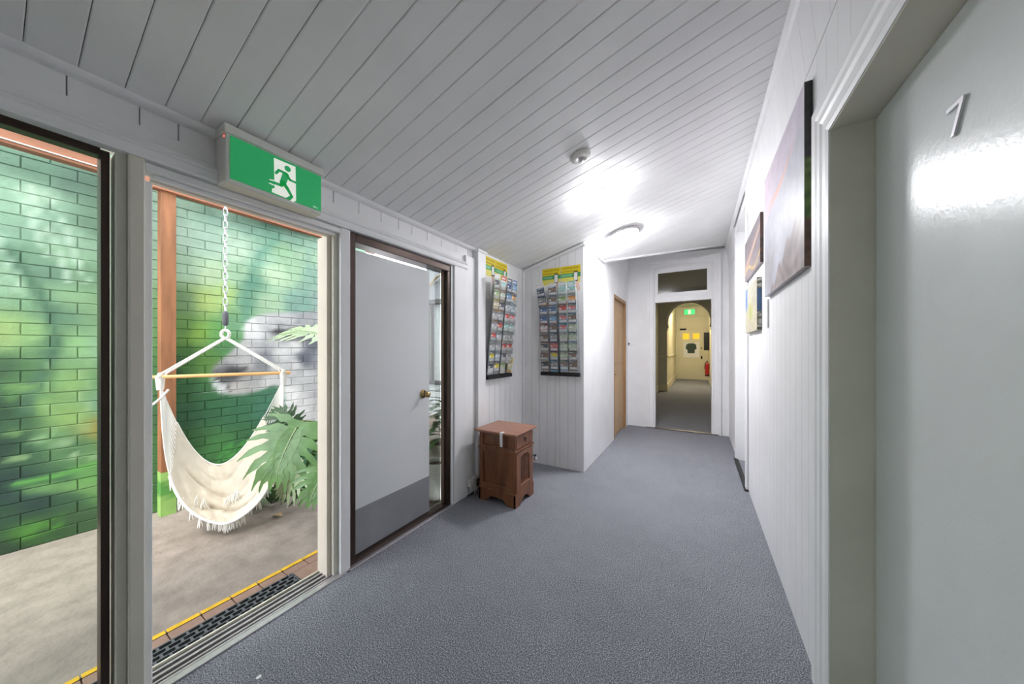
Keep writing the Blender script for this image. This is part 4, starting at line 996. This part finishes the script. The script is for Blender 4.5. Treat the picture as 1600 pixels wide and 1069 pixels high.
canvas('largest canvas, misty mountain with orange sunset streak, nearest the numbered door', 1.853, 2.805, 1.767, 2.58, .4055, art1, side1)
def art2(p, q):
    c = lerp3((128, 116, 118), (96, 88, 92), q + .2 * nz_(p, q))
    c = lerp3(c, (222, 170, 130), max(0, 1 - abs(q - .30 - .45 * p) / .10) * .6)
    c = lerp3(c, (250, 206, 96), max(0, 1 - abs(q - .18 - .10 * math.sin(p * 7)) / .05) * (.9 if nz_(p * 3, q * 3) > -.1 else .2))
    return c
canvas('middle-sized dark canvas with golden lights, above the town canvas', 3.05, 3.94, 2.07, 2.455, .413, art2, lambda q, a: (70 + 40 * (nz_(q * 3, a)), 52 + 24 * nz_(q * 3, a), 46) if q < .5 else (92, 66, 60))
def art3(p, q):
    n = nz_(p * 2.3, q * 2.7); c = lerp3((150, 146, 120), (196, 190, 178), .5 + .5 * n)
    c = lerp3(c, (150, 160, 80), max(0, 1 - (((p - .5) / .22) ** 2 + ((q - .42) / .24) ** 2)) * .9)
    c = lerp3(c, (70, 110, 170), max(0, min(1, (.24 - p) / .1)) * max(0, min(1, (q - .45) / .15)))
    return c
canvas('small square canvas of a town seen from above, lowest of the three', 3.12, 3.81, 1.555, 1.97, .403, art3, lambda q, a: (60, 92, 130) if .35 < q < .8 else ((210, 206, 200) if nz_(q * 5, a) > 0 else (90, 96, 70)))

# small white cover strip under the pictures
cs = thing('wall_plate', (XR, 2.86, 1.6), 'slim white blank plate on the boards below the large canvas', 'wall plate')
MB().cbox(XR - .012, XR, 2.83, 2.89, 1.56, 1.755, .003).build('plate', 'white', cs)

# ================================================================== BROCHURES
BR = {'blue': (58, 96, 150), 'sky': (110, 160, 205), 'orange': (226, 140, 60), 'red': (200, 52, 44), 'dark': (58, 62, 72), 'brown': (122, 92, 72), 'teal': (150, 205, 200), 'mint': (186, 206, 178), 'white': (232, 230, 226),
      'green': (150, 180, 110), 'yellow': (244, 204, 40), 'aqua': (80, 170, 210), 'grey': (150, 152, 156), 'cream': (220, 208, 180), 'navy': (40, 58, 100), 'pink': (214, 110, 110), 'pale': (200, 214, 220)}
for k, v in BR.items(): mat('print_' + k, tuple(c * .74 + 64 for c in v), .35, var=.42, vscale=60)
ORD = ['top', 'second', 'third', 'fourth', 'fifth', 'sixth', 'seventh', 'eighth', 'ninth', 'bottom']
def frame_pt(wall):
    if wall == 'niche': return lambda a, d, z: (a, YN - d, z)           # a = x along the wall, d = out from it
    return lambda a, d, z: (XL + .03 + d, a, z)                         # left wall, a = y
def rack(wall, a0, label, tilt):
    f = frame_pt(wall); w = .236
    t = thing('brochure_rack', f(a0 + w / 2, .0, 1.10), label, 'brochure rack', 'clear brochure racks in the corner')
    def slab(name, m, x0, x1, d0, d1, z0, z1, sh=True):
        mb = MB(); vs = []
        for z in (z0, z1):
            s = tilt * max(0, (z - 1.12)) if sh else 0
            for dd in (d0, d1):
                for x in (x0, x1): vs.append(f(x, dd + s, z))
        mb.add(vs, [(0, 2, 3, 1), (4, 5, 7, 6), (0, 1, 5, 4), (1, 3, 7, 5), (3, 2, 6, 7), (2, 0, 4, 6)]); return mb.build(name, m, t)
    slab('back_panel', 'acrylic', a0, a0 + w, .010, .013, 1.12, 2.12)
    for k in range(9):
        z = 1.13 + k * .108
        slab('pocket_front', 'acrylic', a0 + .004, a0 + w - .004, .040, .042, z, z + .07)
        slab('pocket_floor', 'acrylic', a0 + .004, a0 + w - .004, .012, .042, z - .002, z + .001)
    for x in (a0, a0 + w - .003): slab('side_wall', 'acrylic', x, x + .003, .004, .042, 1.12, 2.10)
    mb = MB(); vs = []
    for x0, x1, d0, d1, z0, z1 in ((a0, a0 + w, .0, .055, 1.088, 1.128),):
        for z in (z0, z1):
            for dd in (d0, d1):
                for x in (x0, x1): vs.append(f(x, dd, z))
    mb.add(vs, [(0, 2, 3, 1), (4, 5, 7, 6), (0, 1, 5, 4), (1, 3, 7, 5), (3, 2, 6, 7), (2, 0, 4, 6)]); mb.build('bottom_tray', 'black', t)
    return t
def brochure(wall, a, z, h, cols, tilt, label, roll=0, dd=.028):
    f = frame_pt(wall); w = .099; head, body, pic_, strip = cols
    ms = ['print_' + head, 'print_' + body, 'print_' + pic_, 'print_' + strip, 'paper_white']
    base = f(a + w / 2, dd + tilt * (z - 1.12), z)
    mb = MB()
    cr, sr = math.cos(roll), math.sin(roll)
    def q(x, zz, d):
        X, Z = x - w / 2, zz; X, Z = X * cr - Z * sr, X * sr + Z * cr
        s = tilt * max(0, z + Z - 1.12) + .12 * max(0, Z)*0
        return f(a + w / 2 + X, dd + s + d, z + Z)
    def face(x0, x1, z0, z1, mi, d=.004):
        mb.add([q(x0, z0, d), q(x1, z0, d), q(x1, z1, d), q(x0, z1, d)], [(0, 1, 2, 3)], mi)
    zs_ = [0, .10 * h, .36 * h, .72 * h, h]
    face(0, w, 0, .10 * h, 3); face(0, w, .10 * h, .74 * h, 1); face(0, w, .74 * h, h, 0)
    face(.006, w - .006, .40 * h, .66 * h, 2, .0046); face(.010, w - .022, .82 * h, .90 * h, 4, .0046); face(.010, w - .045, .69 * h, .72 * h, 4, .0046); face(.012, .03, .44 * h, .53 * h, 4, .0050); face(.006, w - .006, .20 * h, .36 * h, 4, .0046)
    mb.add([q(0, 0, .004), q(w, 0, .004), q(w, h, .004), q(0, h, .004), q(0, 0, 0), q(w, 0, 0), q(w, h, 0), q(0, h, 0)], [(4, 5, 6, 7), (0, 1, 5, 4), (1, 2, 6, 5), (2, 3, 7, 6), (3, 0, 4, 7)], 4)
    o = mb.build('brochure', ms, None, loc=base)
    return tag(o, label, 'brochure', 'brochures on the %s rack' % ('niche wall' if wall == 'niche' else 'side wall'))
NICHE = [  # four columns, top to bottom: header, body, picture, strip
    ['white blue dark white', 'blue dark grey dark', 'orange sky blue sky', 'orange sky blue sky', 'red red white grey', 'grey grey brown grey', 'red cream dark white', 'white dark brown white', 'white brown dark white'],
    ['white blue brown white', 'white sky brown white', 'orange sky blue sky', 'orange blue sky blue', 'orange blue brown grey', 'dark blue grey dark', 'navy red pink red', 'blue aqua yellow aqua', 'blue navy grey aqua'],
    ['pale teal teal teal', 'mint mint green dark', 'red cream red cream', 'blue aqua pink aqua', 'blue aqua pink aqua', 'pale cream mint sky', 'sky green mint cream', 'sky green mint cream', 'dark sky brown white'],
    ['teal pale teal teal', 'mint cream orange yellow', 'navy aqua pink aqua', 'dark grey brown pale', 'sky green mint sky', 'sky green mint sky', 'sky green mint dark', 'dark pale brown white', 'dark brown brown white']]
LEFTW = [
    ['white mint dark teal', 'orange cream green cream', 'yellow yellow cream orange', 'orange white grey orange', 'orange white grey white', 'white aqua red cream', 'grey pale grey white', 'sky aqua yellow sky', 'orange white dark grey'],
    ['red white teal pink', 'orange cream mint cream', 'orange grey dark green', 'orange white grey grey', 'dark grey red dark', 'grey pale grey white', 'white pale grey grey', 'sky blue pale sky', 'pale grey yellow grey'],
    ['dark blue navy blue', 'dark blue sky navy', 'white pale grey white', 'white white red white', 'pale mint teal pale', 'pale mint grey pale', 'white white red white', 'white white dark white', 'pale cream green white'],
    ['blue navy sky dark', 'white aqua orange white', 'white aqua grey orange', 'white white pink white', 'pale mint teal pale', 'pale mint grey pale', 'white white red white', 'white white grey white', 'yellow yellow cream orange']]
CW = ['left', 'second', 'third', 'right']
def fill(wall, tab, cols_a, tilt, where, odd=()):
    for ci, colm in enumerate(tab):
        for ri, sp in enumerate(colm):
            k = 8 - ri; z = 1.135 + k * .108; roll = random.uniform(-.03, .03); a = cols_a[ci]; h = .172
            if (ci, ri) in odd: roll, a = odd[(ci, ri)][0], a + odd[(ci, ri)][1]
            hd_, bd = sp.split()[0], sp.split()[1]
            lab = '%s %s brochure, %s column, %s pocket, rack on %s' % (hd_, ('and ' + bd) if bd != hd_ else 'topped', CW[ci] if ci in (0, 3) else CW[ci], ORD[ri] if ri < 8 else 'bottom', where)
            brochure(wall, a, z, h, sp.split(), tilt, lab, roll)
T1 = .075
rack('niche', -1.632, 'left clear brochure rack on the boarded niche wall', T1)
rack('niche', -1.390, 'right clear brochure rack on the boarded niche wall', T1)
fill('niche', NICHE, [-1.628, -1.510, -1.386, -1.276], T1, 'niche wall', {(0, 0): (.10, -.02), (0, 1): (.06, -.008), (0, 7): (-.10, -.012)})
T2 = .10
rack('left', 2.655, 'clear brochure rack half hidden behind the white corner post', T2)
rack('left', 2.897, 'clear brochure rack beside the corner on the left wall', T2)
fill('left', LEFTW, [2.668, 2.780, 2.905, 3.015], T2, 'left wall', {(3, 8): (-.14, .03), (0, 0): (.12, 0), (3, 1): (-.3, -.03)})
# header posters above the racks
def header(wall, a0, label):
    f = frame_pt(wall); w = .236; flip = 1
    t = thing('header_poster', f(a0 + w / 2, .004, 2.06), label, 'poster', 'yellow travel posters above the racks')
    def card(name, m, x0, x1, z0, z1, d): 
        mb = MB(); vs = [f(x, dd, z) for dd in (d - .0008, d) for z, x in ((z0, x0), (z0, x1), (z1, x1), (z1, x0))]
        mb.add(vs, [(0, 1, 2, 3), (4, 5, 6, 7), (0, 1, 5, 4), (1, 2, 6, 5), (2, 3, 7, 6), (3, 0, 4, 7)]); return mb.build(name, m, t)
    card('sheet', 'paper_white', a0, a0 + w, 2.02, 2.372, .004)
    card('yellow_band', 'poster_yellow', a0, a0 + w, 2.286, 2.372, .0055)
    card('green_band', 'poster_green', a0, a0 + w, 2.238, 2.286, .0055)
    card('pale_band', 'poster_pale', a0, a0 + w * .98, 2.172, 2.238, .0055)
    card('caption_box', 'poster_green_light', a0 + .012, a0 + .135, 2.248, 2.276, .0065)
    ph_ = card('phone_print', 'black', a0 + .155, a0 + .205, 2.186, 2.300, .0070)
    mb = MB(); x0, x1, z0, z1, d = a0 + .159, a0 + .201, 2.198, 2.288, .0078
    mb.add([f(x, d, z) for z, x in ((z0, x0), (z0, x1), (z1, x1), (z1, x0))], [(0, 1, 2, 3)]); mb.build('phone_screen', 'paper_white', ph_)
    mb = MB(); mb.prism([(a0 + .150, 2.190), (a0 + .208, 2.19), (a0 + .232, 2.09), (a0 + .205, 2.06)], lambda a, b, dd: f(a, dd, b), .0055, .0066); mb.build('hand_print', 'skin_print', t)
    for txt, zz, sz in (('ADVENTURE TRAVEL', 2.335, .026), ('ACCOMMODATION', 2.300, .026)):
        tv, tf = textmesh(txt, sz); mb = MB(); xs_ = [v[0] for v in tv]; sc = .200 / (max(xs_) - min(xs_))
        sc = min(sc, 1)
        mb.add([f(a0 + w * (.5 if zz > 2.32 else .42) + v[0] * sc, .0062, zz + v[1]) for v in tv], tf); mb.build('lettering', 'ink', t)
    return t
header('niche', -1.630, 'left yellow travel poster above the niche wall rack')
header('niche', -1.388, 'right yellow travel poster above the niche wall rack')
header('left', 2.628, 'yellow travel poster half hidden behind the corner post')
header('left', 2.868, 'yellow travel poster on the left wall nearest the corner')

# ================================================================== CABINET
cx0, cx1, cy0, cy1 = -1.765, -1.378, 2.395, 2.735
cbn = thing('bedside_cabinet', ((cx0 + cx1) / 2, (cy0 + cy1) / 2, 0), 'small dark reddish wooden cabinet with spindle door in the corner', 'cabinet')
tpm = MB(); a, b, c_, d_ = cx0 - .045, cx1 + .022, cy0 - .028, cy1 + .05
tpm.prism([(0, .632), (.010, .632), (.012, .640), (.004, .648), (.006, .656), (0, .656)][:0] or [(0, 0)] * 0 or [(a, c_), (b, c_), (b, d_), (a, d_)], lambda x, yy, z: (x, yy, z), .634, .655)
top = tpm.build('top', 'mahogany_top', cbn); bv = top.modifiers.new('edge', 'BEVEL'); bv.width = .008; bv.segments = 3
# carcass: corner posts, rails and recessed panels
for xx in (cx0, cx1 - .035):
    for yy in (cy0, cy1 - .035): MB().cbox(xx, xx + .035, yy, yy + .035, .09, .634, .003).build('corner_post', 'mahogany', cbn)
MB().box(cx0 + .008, cx1 - .12, cy0 + .020, cy1 - .01, .09, .634).build('carcass', 'mahogany', cbn)
MB().box(cx1 - .12, cx1 - .02, cy0 + .020, cy0 + .026, .09, .634).build('side_panel', 'mahogany', cbn)
MB().box(cx1 - .12, cx1 - .02, cy1 - .016, cy1 - .010, .09, .634).build('side_panel', 'mahogany', cbn)
for nm, z0, z1, o in (('waist_moulding', .484, .502, .010), ('base_moulding', .108, .124, .008)):
    MB().cbox(cx0 - o, cx1 + o, cy0 - o, cy1 + o, z0, z1, .006).build(nm, 'mahogany', cbn)
MB().cbox(cx0 + .002, cx1 - .002, cy0 + .003, cy0 + .019, .45, .49, .003).build('side_rail', 'mahogany', cbn)
MB().cbox(cx0 + .002, cx1 - .002, cy0 + .003, cy0 + .019, .118, .165, .003).build('side_rail', 'mahogany', cbn)
MB().cbox(cx0 + .002, cx1 - .002, cy0 + .003, cy0 + .019, .612, .634, .003).build('side_rail', 'mahogany', cbn)
MB().cbox(cx0 + .002, cx1 - .002, cy0 + .003, cy0 + .019, .500, .516, .003).build('side_rail', 'mahogany', cbn)
# bracket skirt with cut-out on the two visible sides
def skirt(p0, p1, parent):
    p0, p1 = Vector(p0), Vector(p1); L = (p1 - p0).length; e = (p1 - p0) / L; n_ = Vector((e.y, -e.x, 0))
    pts = [(0, 0), (.085, 0), (.095, .022), (.115, .030), (.125, .050), (L / 2 - .02, .052), (L / 2, .060), (L / 2 + .02, .052), (L - .125, .050), (L - .115, .030), (L - .095, .022), (L - .085, 0), (L, 0), (L, .11), (0, .11)]
    bm = bmesh.new(); f0 = bm.faces.new([bm.verts.new(p0 + e * a + Vector((0, 0, b))) for a, b in pts])
    r_ = bmesh.ops.extrude_face_region(bm, geom=[f0])
    for g in r_['geom']:
        if isinstance(g, bmesh.types.BMVert): g.co -= n_ * .018
    bmesh.ops.triangulate(bm, faces=bm.faces[:]); bm.verts.index_update()
    mb = MB(); mb.add([v.co[:] for v in bm.verts], [[v.index for v in f.verts] for f in bm.faces]); bm.free(); return mb.build('skirt', 'mahogany', parent)
o = .006
skirt((cx0 - o + .001, cy0 - o, 0), (cx1 + o - .001, cy0 - o, 0), cbn); skirt((cx1 + o, cy0 - o, 0), (cx1 + o, cy1 + o, 0), cbn)
skirt((cx1 + o - .001, cy1 + o, 0), (cx0 - o + .001, cy1 + o, 0), cbn); skirt((cx0 - o, cy1 + o, 0), (cx0 - o, cy0 - o, 0), cbn)
# drawer
dr = MB().cbox(cx1 - .025, cx1 + .004, cy0 + .018, cy1 - .018, .512, .624, .004).build('drawer', 'mahogany', cbn)
yc = (cy0 + cy1) / 2
MB().lathe([(.0, .006), (.012, .006), (.014, 0)], 12, (cx1 + .003, yc, .580), mtx=Matrix.Rotation(PI / 2, 3, 'Y')).build('backplate', 'black_metal', dr)
MB().tube([(cx1 + .012, yc + .014 * math.sin(t), .566 + .016 * math.cos(t)) for t in [i * PI / 8 for i in range(17)]], .0028, 6, cap=False).build('ring_pull', 'black_metal', dr)
# door with arched spindle opening
dy0, dy1, dz0, dz1 = cy0 + .012, cy1 - .012, .128, .480
oy0, oy1, oz0, ozs, ozt = yc - .085, yc + .085, .185, .405, .445
n = 12; hole = [(oy0, oz0), (oy1, oz0), (oy1, ozs)] + [(yc + .085 * math.cos(t), ozs + (ozt - ozs) * math.sin(t)) for t in [i * PI / n for i in range(1, n)]] + [(oy0, ozs)]
outer = [(dy0, dz0), (dy1, dz0), (dy1, ozs)] + [(yc + (dy1 - yc) * max(-1, min(1, 1.25 * math.cos(t))), ozs + (dz1 - ozs) * min(1, 1.25 * math.sin(t))) for t in [i * PI / n for i in range(1, n)]] + [(dy0, ozs)]
mb = MB(); k = len(hole); xa, xb = cx1 - .016, cx1 + .006
vs = [(xb, *p) for p in outer] + [(xb, *p) for p in hole] + [(xa, *p) for p in outer] + [(xa, *p) for p in hole]
fs = []
for i in range(k):
    j = (i + 1) % k; fs += [(i, j, k + j, k + i), (2 * k + i, 3 * k + i, 3 * k + j, 2 * k + j), (i, 2 * k + i, 2 * k + j, j), (k + i, k + j, 3 * k + j, 3 * k + i)]
mb.add(vs, fs); cdo = mb.build('door', 'mahogany', cbn)
MB().box(cx1 - .119, cx1 - .115, oy0 - .01, oy1 + .01, oz0 - .01, ozt + .01).build('cavity_shade_panel', 'cavity_shade', cdo)  # dark panel painting the shade seen between the spindles
for i in range(6):
    yy = oy0 + .17 * (i + .5) / 6; zt_ = ozs + (ozt - ozs) * math.sqrt(max(0, 1 - ((yy - yc) / .085) ** 2))
    MB().lathe([(.0045, oz0 - .005), (.006, oz0 + .05), (.0045, oz0 + .12), (.006, oz0 + .18), (.0045, zt_ + .006)], 8, (cx1 - .003, yy, 0)).build('spindle', 'mahogany_top', cdo)
MB().cbox(cx1 + .002, cx1 + .010, oy0 - .005, oy1 + .005, oz0 - .014, oz0 - .002, .002).build('bottom_bead', 'mahogany_top', cdo)
la = MB().cbox(cx1 + .004, cx1 + .010, cy1 - .05, cy1 + .006, .372, .388, .002).build('hasp', 'chrome', cbn)
MB().tube([(cx1 + .010, cy1 - .012, .380), (cx1 + .040, cy1 - .012, .380)], .006, 8).build('staple', 'black_metal', la)
pd = thing('padlock', (cx1 + .03, cy1 + .0, .33), 'small silver padlock hanging on the wooden cabinet door', 'padlock')
MB().tube([(cx1 + .030, cy1 - .006 + .013 * math.cos(t), .366 + .022 * math.sin(t)) for t in [i * PI / 8 for i in range(9)]], .0035, 8).build('shackle', 'black_metal', pd)
MB().cbox(cx1 + .020, cx1 + .040, cy1 - .026, cy1 + .014, .330, .368, .004).build('body', 'chrome', pd)
# white tape over the edge of the top
tpw = thing('tape_strip', (-1.505, cy0 - .03, .56), 'strip of white tape hanging over the near edge of the cabinet top', 'tape')
xt = -1.520
MB().prism([(cy0 + .01, .6565), (cy0 - .032, .6565), (cy0 - .034, .630), (cy0 - .030, .53), (cy0 - .028, .53), (cy0 - .032, .632), (cy0 - .030, .6553), (cy0 + .01, .6553)], lambda a, b, d: (d, a, b), xt, xt + .028).build('tape', 'paper_white', tpw)

# ================================================================== OUTLET, HOOK
pw_ = thing('power_outlet', (-1.89, 2.43, .08), 'white double power outlet low on the wall by the cabinet', 'outlet')
MB().cbox(-1.93, -1.852, 2.372, 2.500, .085, .165, .005).build('box', 'sign_body', pw_)
for yy in (2.40, 2.44): MB().cbox(-1.853, -1.850, yy - .008, yy + .008, .135, .150, .002).build('switch', 'paper_white', pw_)
MB().box(-1.875, -1.870, 2.385, 2.49, .03, .086).build('skirt_strip', 'white', pw_)
pg = thing('power_plug', (-1.84, 2.48, .05), 'black plug adaptor pushed into the white power outlet', 'plug')
MB().cbox(-1.850, -1.795, 2.455, 2.515, .070, .140, .010).build('body', 'plug', pg)
MB().tube([(-1.82, 2.47, .07), (-1.84, 2.46, .03), (-1.86, 2.44, .012), (-1.875, 2.40, .008), (-1.878, 2.36, .006)], .004, 6).build('lead', 'plug', pg)
for yy, m in ((2.418, 'paper_white'), (2.44, 'cream')): MB().tube([(-1.848, yy, .10), (-1.842, yy, .06), (-1.846, yy + .006, .012)], .004, 6).build('lead', m, pg)
hk = thing('wall_hook', (-1.06, YE, 1.49), 'small white wall hook beside the pale timber door frame', 'hook')
MB().cbox(-1.108, -1.085, YE - .016, YE, 1.475, 1.525, .003).build('plate', 'dark_frame', hk)
MB().cbox(-1.090, -.985, YE - .020, YE - .012, 1.480, 1.492, .002).build('arm', 'white', hk)
# thin sliver of paper on the carpet
fk = thing('paper_scrap', (-1.45, .76, 0), 'tiny white paper scrap on the carpet near the doorway', 'scrap')
MB().cbox(-1.62, -1.606, .60, .617, .001, .003, .0008).build('scrap', 'paper_white', fk)

for o in list(bpy.data.objects):
    if '_w' in o.keys(): del o['_w']
